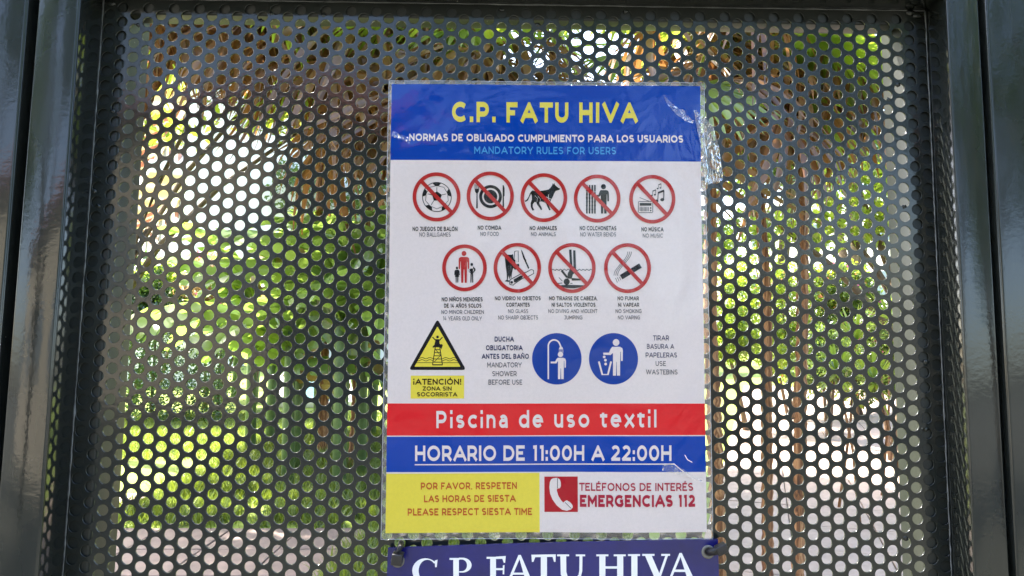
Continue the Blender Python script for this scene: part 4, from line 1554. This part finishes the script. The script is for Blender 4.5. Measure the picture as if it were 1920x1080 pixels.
fan_palm(gb(1345, 4.0), gt(1335, 60, 4.0), 0.042, 0.03, 'slender orange-trunked fan palm close to the right edge of the notice', 11, 17, 21, scale=0.8)
fan_palm(gb(1428, 4.6), gt(1402, 50, 4.6), 0.034, 0.030, 'slender brown fan palm, second trunk right of the notice', 11, 17, 22, 'fibre', scale=0.85)
fan_palm(gb(1480, 4.2), gt(1500, 0, 4.5), 0.036, 0.03, 'leaning thin fan palm with trunk crossing the sunny path', 11, 16, 23, scale=0.85)
fan_palm(gb(1790, 5.2), gt(1760, 0, 5.2), 0.05, 0.04, 'fan palm beside the path near the right gate stile', 12, 18, 24, 'pale_bark', 0.95)
fan_palm(gb(616, 8.4), gt(600, -30, 8.4), 0.07, 0.055, 'fan palm with dark brown trunk left of the notice', 18, 26, 25, 'fibre', 1.5)
fan_palm(gb(672, 7.8), gt(700, 5, 7.8), 0.055, 0.045, 'leaning brown fan palm touching the left edge of the notice', 16, 26, 26, 'fibre', 1.45)
fan_palm(gb(800, 6.6), gt(795, 70, 6.6), 0.06, 0.05, 'fan palm standing hidden behind the laminated notice', 16, 26, 27, 'fibre', 1.35)
fan_palm(gb(1010, 7.2), gt(1040, 90, 7.2), 0.06, 0.05, 'fan palm behind the right half of the laminated notice', 16, 26, 28, 'fibre', 1.45)
fan_palm(gb(-60, 6.2), gt(400, -90, 6.0), 0.08, 0.06, 'fan palm hanging dry brown fronds over the upper left mesh', 15, 24, 29, 'fibre', 1.1)

for k, (u0, u1, v1, dist) in enumerate(((1560, 1604, 640, 6.2), (1600, 1570, 700, 5.6), (1640, 1668, 600, 6.6), (1690, 1640, 720, 5.9))):
    p0, p1 = Vector(gb(u0, dist)), Vector(gt(u1, v1, dist))
    o = empty('yucca', p0, ('thin yucca cane leaning right over the sunny path', 'thin yucca cane leaning left over the sunny path', 'tallest yucca cane near the right stile', 'yucca cane crossing behind the right stile')[k], 'yucca', 'yucca canes beside the path')
    rel = p1 - p0
    link('stem', tube_mesh('stem', [Vector((0, 0, -0.03)), rel * 0.5 + Vector((0.03, 0, 0)), rel], [0.013, 0.011, 0.008], 8), M['fibre'], o)
    r_ = random.Random(400 + k)
    V, Fc = [], []
    for j in range(42):
        a = j * 2.399; el = r_.uniform(-0.5, 1.3); ln = r_.uniform(0.28, 0.42)
        d_ = Vector((math.cos(a) * math.cos(el), math.sin(a) * math.cos(el), math.sin(el)))
        sd = d_.cross(Vector((0, 0, 1))).normalized() * 0.013
        b0 = len(V)
        for t_, w_ in ((0.0, 0.6), (0.4, 1.0), (0.75, 0.7), (1.0, 0.03)):
            c_ = rel + d_ * ln * t_ + Vector((0, 0, -0.12 * t_ * t_ * ln))
            V += [tuple(c_ + sd * w_), tuple(c_ - sd * w_)]
        for q in range(3):
            Fc.append((b0 + q * 2, b0 + q * 2 + 1, b0 + q * 2 + 3, b0 + q * 2 + 2))
    link('foliage', mesh_np('foliage', V, Fc), LM['palm'], o)

# ---- banana plants
def banana_leaf(name, seed, ln=1.7, wd=0.26):
    r_ = random.Random(seed)
    V, Fc = [], []
    n = 16
    cen = []
    for i in range(n + 1):
        t = i / n
        cen.append(Vector((ln * (t * 0.95 - 0.18 * t ** 3), 0, ln * (0.38 * t - 0.62 * t * t))))
    for sgn in (1, -1):
        for i in range(n):
            if r_.random() < 0.12: continue
            t0, t1 = i / n, (i + 1) / n
            w0 = wd * math.sin(math.pi * min(1, max(0.0, 0.06 + t0 * 0.92))) ** 0.55
            w1 = wd * math.sin(math.pi * min(1, max(0.0, 0.06 + t1 * 0.92))) ** 0.55
            dr = r_.uniform(0.05, 0.55)
            b0 = len(V)
            a, b = cen[i], cen[i + 1]
            gap = r_.choice((0, 0, 0, 0.25)) * 0.5
            for (p, ww) in ((a, w0), (b, w1)):
                V += [p, p + Vector((ww * 0.25, sgn * ww * 0.55, 0.10 * ww)), p + Vector((ww * 0.5, sgn * ww, -dr * ww))]
            V[b0 + 5] = V[b0 + 5].lerp(V[b0 + 2], gap)
            Fc += [(b0, b0 + 1, b0 + 4), (b0, b0 + 4, b0 + 3), (b0 + 1, b0 + 2, b0 + 5), (b0 + 1, b0 + 5, b0 + 4)]
    for i in range(n):
        b0 = len(V)
        for p, ww in ((cen[i], 0.016 * (1.2 - i / n)), (cen[i + 1], 0.016 * (1.2 - (i + 1) / n))):
            V += [p + Vector((0, ww, 0.0)), p + Vector((0, 0, -ww * 1.3)), p + Vector((0, -ww, 0))]
        for k in range(2):
            Fc += [(b0 + k, b0 + k + 1, b0 + k + 4), (b0 + k, b0 + k + 4, b0 + k + 3)]
    return mesh_np(name, [tuple(v) for v in V], Fc)


BAN = [banana_leaf('leaf', s_) for s_ in (1, 2, 3)]
for m_ in BAN: m_.materials.append(LM['banana'])
BAN_DRY = banana_leaf('leaf', 9)
BAN_DRY.materials.append(LM['ochre'])


M['green_stem'] = simple('green_banana_stem', (0.11, 0.17, 0.06), 0.6, 0.3, 12)


def banana(base, h, label, n, seed, sc=1.0):
    r_ = random.Random(seed)
    o = empty('banana_plant', base, label, 'banana plant', 'banana plants left of the notice')
    for k in range(3):
        a = k * 2.1 + r_.uniform(-.3, .3)
        off = Vector((math.cos(a) * 0.3, math.sin(a) * 0.3, 0)) * sc
        hh = h * r_.uniform(0.45, 0.75)
        link('stem', tube_mesh('stem', [off + Vector((0, 0, -0.05)), off * 1.1 + Vector((0, 0, hh * 0.5)), off * 1.2 + Vector((0, 0, hh))], [0.06 * sc, 0.055 * sc, 0.04 * sc], 10), M['green_stem'], o)
        for j in range(n // 3):
            f = link('leaf', BAN_DRY if (j * 3 + k) % 7 == 3 else BAN[(k + j) % 3], None, o)
            f.location = off * 1.15 + Vector((0, 0, hh * r_.uniform(0.55, 1.0)))
            f.rotation_euler = Euler((r_.uniform(-.5, .5), -r_.uniform(-0.1, 1.15), j * 2.399 + k), 'XYZ')
            s_ = sc * r_.uniform(0.7, 1.2)
            f.scale = (s_, s_, s_)
    return o


banana(gb(520, 8.8), 3.1, 'banana plant with lime leaves nearest the white building', 24, 1, 1.0)
banana(gb(585, 7.4), 2.7, 'banana plant with broad green leaves behind the dark palm trunk', 24, 2, 1.0)
banana(gb(700, 7.0), 2.7, 'banana plant partly hidden by the left edge of the notice', 24, 3, 1.0)
banana(gb(455, 13.5), 3.0, 'low banana plant between the dry shrub and the pool', 18, 4, 1.0)
banana(gb(650, 9.6), 3.5, 'tallest banana plant at the back of the clump', 24, 5, 1.15)

# ---- pool
M['water'] = simple('pool_water', (0.08, 0.20, 0.22), 0.25, 0.2, 1.5, 0.9, 6, spec=0.25)
M['coping'] = simple('pool_coping', (0.62, 0.58, 0.52), 0.7, 0.08, 10)
pa, pb = ground(530, 13.0), ground(655, 13.0)
pc, pd = ground(645, 21.0), ground(540, 21.0)
sheet('water', [(pa.x, pa.y), (pb.x, pb.y), (pc.x, pc.y), (pd.x, pd.y)], 0.004, M['water'])
cop = empty('pool_coping', (pa.x, pa.y, 0), 'pale stone coping around the pool behind the banana plants', 'pool edge')
for q0, q1 in ((pa, pb), (pb, pc), (pc, pd), (pd, pa)):
    d_ = (q1 - q0); ln_ = d_.length
    me = rbox('coping_stone', (0, -0.15, 0.0), (ln_, 0.15, 0.09), 0.01, 2)
    o = link('coping_stone', me, M['coping'], cop)
    o.location = q0 - Vector((pa.x, pa.y, 0)); o.rotation_euler = (0, 0, math.atan2(d_.y, d_.x))

# ---- hedge and shrubs, left
def box_cloud(name, w_, d_, h_, n, size, seed):
    r_ = np.random.RandomState(seed)
    P = np.stack([r_.uniform(-w_ / 2, w_ / 2, n), r_.uniform(-d_ / 2, d_ / 2, n), r_.uniform(0.02, h_, n)], 1)
    face = r_.randint(0, 3, n)
    P[face == 0, 1] = -d_ / 2 + r_.normal(0, 0.03, (face == 0).sum())
    P[face == 1, 2] = h_ + r_.normal(0, 0.03, (face == 1).sum())
    ax = r_.normal(size=(n, 3)); ax /= np.linalg.norm(ax, axis=1)[:, None]
    sd = np.cross(ax, r_.normal(size=(n, 3))); sd /= np.linalg.norm(sd, axis=1)[:, None]
    L = (size * r_.uniform(0.7, 1.3, n))[:, None]
    V = np.stack([P, P + ax * L * .5 + sd * L * .25, P + ax * L, P + ax * L * .5 - sd * L * .25], 1).reshape(-1, 3)
    i = np.arange(n)[:, None] * 4
    return mesh_np(name, V, np.concatenate([i + [0, 1, 2], i + [0, 2, 3]], 1).reshape(-1, 3))


hb_ = ground(325, 11.5)
hd = empty('clipped_hedge', (hb_.x, hb_.y, 0), 'dark green clipped box hedge behind the sunny lawn', 'hedge')
link('foliage', box_cloud('foliage', 2.0, 0.9, 1.45, 16000, 0.05, 3), LM['dark'], hd).location = (0, 0, 0.0)
for k in range(4):
    link('stem', tube_mesh('stem', [(-0.75 + k * 0.5, 0, -0.03), (-0.75 + k * 0.5, 0, 1.3)], [0.03, 0.015], 7), M['bark'], hd)
plant('shrub', gb(262, 12.2), 'dark leafy shrub rising above the left end of the clipped hedge', 'shrub', blobset(1, 7, (0.35, 0.3), 0.4, 1.9, 0.45), 4200, 0.09, 'dark', 31)
plant('shrub', gb(395, 12.6), 'dry ochre shrub above the right end of the clipped hedge', 'shrub', blobset(2, 9, (0.8, 0.4), 0.42, 1.95, 0.4), 6500, 0.07, 'ochre', 32, extra=[('pink', 120, 0.06)])
plant('shrub', gb(300, 14.5), 'yellow-green bush in front of the white building', 'shrub', blobset(3, 6, (0.6, 0.4), 0.4, 2.3, 0.2), 3000, 0.09, 'lime', 33)
plant('shrub', gb(480, 12.0), 'dry ochre shrub with pink blossoms beside the banana leaves', 'shrub', blobset(4, 6, (0.4, 0.3), 0.4, 1.6, 0.3), 2600, 0.07, 'ochre', 34, extra=[('pink', 200, 0.06)])

# ---- right side shrubs
plant('flowering_shrub', gb(1480, 11.5), 'yellow-green shrub behind the two palm trunks right of the notice', 'shrub', blobset(5, 12, (1.0, 0.6), 0.5, 1.5, 0.75), 9000, 0.08, 'lime', 35, extra=[('salmon', 300, 0.06)])
plant('flowering_shrub', gb(1610, 12.0), 'green bougainvillea shrub with magenta and salmon flowers beside the path', 'shrub', blobset(6, 14, (1.15, 0.6), 0.5, 1.35, 0.8), 11000, 0.085, 'green', 36, extra=[('pink', 260, 0.07), ('salmon', 320, 0.07), ('lime', 2500, 0.08)])
plant('shrub', gb(1540, 9.6), 'low dark green bush at the edge of the sunny path', 'shrub', blobset(7, 8, (0.55, 0.35), 0.3, 1.15, 0.3), 4200, 0.07, 'green', 37)
plant('shrub', gb(1395, 10.4), 'small bright bush just right of the notice', 'shrub', blobset(8, 9, (0.45, 0.35), 0.33, 1.45, 0.6), 4500, 0.07, 'lime', 38)
plant('shrub', gb(1670, 8.2), 'leafy bush reaching the right stile of the gate', 'shrub', blobset(9, 8, (0.3, 0.35), 0.3, 1.2, 0.5), 3600, 0.07, 'green', 39, extra=[('pink', 40, 0.06)])
# lime citrus branches hanging at mid height
plant('citrus_tree', gb(1760, 7.0), 'citrus tree with bright lime leaves hanging over the shrubs at right', 'tree',
      [(-0.2, 0, 2.55, .5, .5, .3), (-0.9, 0.1, 2.45, .45, .4, .22), (-1.5, 0, 2.4, .35, .3, .16), (0.4, 0, 2.8, .6, .6, .4), (-0.7, 0.2, 2.9, .5, .5, .3)],
      2600, 0.11, 'lime', 40, stems=5, trunk=True, stem_r=0.07, crown='crown')
plant('citrus_tree', gb(170, 8.5), 'young citrus tree with yellow-green leaves near the left stile', 'tree',
      [(0.5, 0, 3.75, .4, .4, .3), (0.9, 0.1, 3.7, .35, .4, .2), (1.6, 0, 3.9, .5, .4, .25), (2.2, 0.2, 3.7, .4, .3, .2)],
      260, 0.12, 'lime', 41, stems=4, trunk=True, stem_r=0.06, crown='crown')

# ---- trees further back
BT = [(660, 24, 5.5, 'green', 'broad green tree behind the banana clump'), (760, 27, 6.2, 'dark', 'dark tree behind the left palms'),
      (930, 24, 6.0, 'lime', 'yellow-green tree behind the heading of the notice'), (1120, 26, 6.5, 'dark', 'dark tree far behind the middle of the notice'),
      (1300, 22, 6.2, 'lime', 'yellow-green tree above the right edge of the notice'), (1455, 24, 6.6, 'green', 'green tree behind the right palms'),
      (1600, 19, 6.2, 'blue', 'grey-green tree high above the flowering shrubs'), (1790, 20, 6.4, 'dark', 'dark tree behind the right gate stile')]
for k, (u, dist, h, mt, lb) in enumerate(BT):
    r_ = random.Random(100 + k)
    bl = []
    for _ in range(14):
        a = r_.uniform(0, 6.28); q = math.sqrt(r_.random())
        bl.append((math.cos(a) * q * 1.9, math.sin(a) * q * 1.5, h * r_.uniform(0.86 if k in (5, 6) else 0.55, 1.25), r_.uniform(.7, 1.2), r_.uniform(.7, 1.1), r_.uniform(.5, .9)))
    plant('tree', gb(u, dist), lb, 'tree', bl, 3000 if k < 2 else 4600, 0.2, mt, 60 + k, 'trees at the back of the garden', stems=5, trunk=True, stem_r=0.16, crown='crown')

# ---- grass blades
def grass(name, polys, n, h, seed):
    r_ = np.random.RandomState(seed)
    P = []
    for (x0, x1, y0, y1, share) in polys:
        k = int(n * share)
        P.append(np.stack([r_.uniform(x0, x1, k), r_.uniform(y0, y1, k), np.zeros(k)], 1))
    P = np.concatenate(P)
    if h > 0.1:      # tufts
        cl = P[r_.choice(len(P), len(P) // 40)]
        P = cl[r_.choice(len(cl), len(P))] + np.stack([r_.normal(0, .045, len(P)), r_.normal(0, .045, len(P)), np.zeros(len(P))], 1)
    n = len(P)
    a = r_.uniform(0, 2 * np.pi, n)
    hh = h * r_.uniform(0.5, 1.5, n)
    lean = np.stack([r_.normal(0, .5, n) * hh, r_.normal(0, .5, n) * hh, hh], 1)
    sd = np.stack([np.cos(a), np.sin(a), np.zeros(n)], 1) * (0.0035 + 0.003 * r_.random_sample(n))[:, None]
    V = np.stack([P - sd, P + sd, P + lean * .6 + sd * .7, P + lean], 1).reshape(-1, 3)
    i = np.arange(n)[:, None] * 4
    Fc = np.concatenate([i + [0, 1, 2], i + [0, 2, 3]], 1).reshape(-1, 3)
    o = link(name, mesh_np(name, V, Fc), LM['grass'])
    tag(o, kind='stuff', label='short green grass of the lawn beyond the gate' if h < 0.1 else 'longer tufted grass of the near lawn beside the terrace', cat='grass')
    return o


grass('grass', [(-5.8, 1.8, 7.5, 11.5, 1.0)], 45000, 0.05, 7)
grass('tufted_grass', [(-2.9, 1.0, 4.95, 9.5, 0.8), (-0.8, 1.0, 3.6, 4.95, 0.2)], 60000, 0.11, 8)

# ============================================================ BUILDINGS BEYOND
M['white_wall'] = simple('white_render', (0.78, 0.76, 0.74), 0.85, 0.05, 2, 0.1, 30)
M['terracotta'] = simple('terracotta', (0.42, 0.13, 0.07), 0.85, 0.2, 8, 0.2, 20)
M['glass'] = simple('window_glass', (0.12, 0.16, 0.20), 0.08, 0.1, 2)
M['frame'] = simple('window_frame', (0.30, 0.32, 0.34), 0.5, 0.05, 5)
M['cream_wall'] = simple('cream_render', (0.42, 0.385, 0.31), 0.85, 0.10, 1.5, 0.1, 30)


def building(name, loc, rot, w_, d_, h_, label, wins, wall, roof=None, awn=None, cat='building'):
    o = empty(name, loc, label, cat)
    o.rotation_euler = (0, 0, rot)
    link('wall', rbox('wall', (-w_ / 2, 0, 0), (w_ / 2, d_, h_), 0.02, 1), M[wall], o)
    if roof == 'flat':
        link('roof', rbox('roof', (-w_ / 2 - 0.2, -0.2, h_ + 0.002), (w_ / 2 + 0.2, d_ + 0.2, h_ + 0.3), 0.03, 1), M[wall], o)
    elif roof:
        z0 = h_ + 0.003
        V = [(-w_ / 2 - .5, -.5, z0), (w_ / 2 + .5, -.5, z0), (w_ / 2 + .5, d_ + .5, z0), (-w_ / 2 - .5, d_ + .5, z0), (-w_ / 2 + 1.5, d_ / 2, z0 + 1.8), (w_ / 2 - 1.5, d_ / 2, z0 + 1.8)]
        link('roof', mesh_py('roof', V, [(0, 1, 5, 4), (1, 2, 5), (2, 3, 4, 5), (3, 0, 4), (3, 2, 1, 0)]), M[roof], o)
    fm = rbox('window', (-0.65, -0.06, -0.75), (0.65, 0.02, 0.75), 0.01, 1)
    pm = rbox('pane', (-0.56, -0.075, -0.66), (0.56, -0.062, 0.66), 0.0)
    am = mesh_py('awning', [(-0.9, -0.05, 0.95), (0.9, -0.05, 0.95), (0.9, -1.0, 0.35), (-0.9, -1.0, 0.35), (0.9, -1.0, 0.15), (-0.9, -1.0, 0.15)], [(3, 2, 1, 0), (5, 4, 2, 3)])
    bmn = rbox('balcony', (-1.2, -1.0, -1.35), (1.2, 0.0, -0.95), 0.02, 1)
    fm.materials.append(M['frame']); pm.materials.append(M['glass']); am.materials.append(M['terracotta']); bmn.materials.append(M['white_wall'])
    for (x, z) in wins:
        f = link('window', fm, None, o); f.location = (x, -0.001, z)
        p = link('pane', pm, None, f)
        if awn:
            a = link('awning', am, None, o); a.location = (x, -0.09, z)
            if awn == 2:
                b_ = link('balcony', bmn, None, o); b_.location = (x, -0.002, z)
    return o


wb = ground(330, 30)
building('apartment_building', (wb.x - 1.0, wb.y, 0), R(-58), 18, 8, 14, 'white apartment building with terracotta awnings left of the banana plants',
         [(x, z) for x in (-7.5, -4.5, -1.5, 1.5, 4.5, 7.5) for z in (1.8, 4.4, 7.2, 10.0)], 'white_wall', 'flat', 2)
hb2 = ground(575, 38)
building('house', (hb2.x, hb2.y, 0), R(-10), 7, 7, 6.0, 'distant house with terracotta roof between the banana leaves', [(-2, 3.8), (1.6, 3.8)], 'white_wall', 'terracotta')
hb3 = ground(1600, 42)
building('house', (hb3.x, hb3.y, 0), R(-50), 16, 7, 8.6, 'distant white house behind the flowering shrubs at right', [(-6, 3.6), (-2, 3.6), (2, 3.6), (6, 3.6), (-6, 6.6), (-2, 6.6), (2, 6.6), (6, 6.6)], 'white_wall', 'flat')
lw = ground(350, 16.5)
me = rbox('garden_wall', (-4, 0, 0), (0.8, 0.2, 1.9), 0.01, 1)
o = link('garden_wall', me, M['white_wall']); o.location = (lw.x, lw.y, 0)
tag(o, 'low white garden wall behind the ochre shrub', 'wall')

# ============================================================ BEHIND THE CAMERA (seen mirrored in paint and film)
building('house', (-8.5, -13.5, 0), R(180 + 24), 10, 7, 5.2, 'cream house mirrored in the glossy paint of the left stile', [(-4.5, 2.6), (-1.2, 2.6), (2.2, 2.6), (5, 2.6)], 'cream_wall', 'terracotta')
for k, (x, y, h, s_) in enumerate(((-5.2, -8.0, 6.2, 1.25), (2.6, -7.6, 6.8, 1.6), (6.6, -6.4, 6.6, 1.6), (-10.5, -7.5, 6.0, 1.3), (0.4, -12.0, 5.0, 1.3), (10.5, -11.0, 5.4, 1.8))):
    r_ = random.Random(200 + k)
    bl = []
    for _ in range(12):
        a = r_.uniform(0, 6.28); q = math.sqrt(r_.random())
        bl.append((math.cos(a) * q * 1.7 * s_, math.sin(a) * q * 1.5 * s_, (h * r_.uniform(0.62, 1.0) if k else r_.uniform(5.7, 8.2)), r_.uniform(.6, 1.0) * s_, r_.uniform(.6, 1.0) * s_, r_.uniform(.45, .8) * s_))
    plant('tree', (x, y, 0), ('street tree mirrored high in the left stile', 'street tree mirrored in the heading of the notice', 'street tree mirrored in the right stile', 'street tree mirrored in the left post', 'small street tree mirrored low in the notice', 'wide street tree mirrored in the right half of the mesh')[k],
          'tree', bl, 5000, 0.16, 'dark', 80 + k, 'street trees on the near side of the gate', stems=5, trunk=True, stem_r=0.13, crown='crown')

# shade trees just outside the picture, whose shadows fall on the terrace, the lawn and the near side
for k, (x, y, h, s_, lb) in enumerate(((-5.5, 6.6, 6.6, 0.72, 'shade tree whose shadow dapples the terrace and the near lawn'),
                                       (-5.6, -1.6, 6.0, 1.2, 'unseen tree added left of the gate to shade the near ground'),  # unseen, added with the next one to shade the near ground
                                       (-6.0, -4.6, 6.6, 1.3, 'unseen tree added farther back at left to shade the near ground'),
                                       (5.6, -3.4, 5.4, 1.2, 'shade tree on the near side mirrored in the right post'))):
    r_ = random.Random(300 + k)
    bl = []
    for _ in range(14):
        a = r_.uniform(0, 6.28); q = math.sqrt(r_.random())
        bl.append((math.cos(a) * q * 1.5 * s_, math.sin(a) * q * 1.4 * s_, h * r_.uniform(0.5 if k else 0.82, 1.0), r_.uniform(.6, .95) * s_, r_.uniform(.6, .95) * s_, r_.uniform(.45, .8) * s_))
    plant('tree', (x, y, 0), lb, 'tree', bl, 5200, 0.15, 'dark', 90 + k, 'shade trees beside the gate', stems=5, trunk=True, stem_r=0.12, crown='crown')
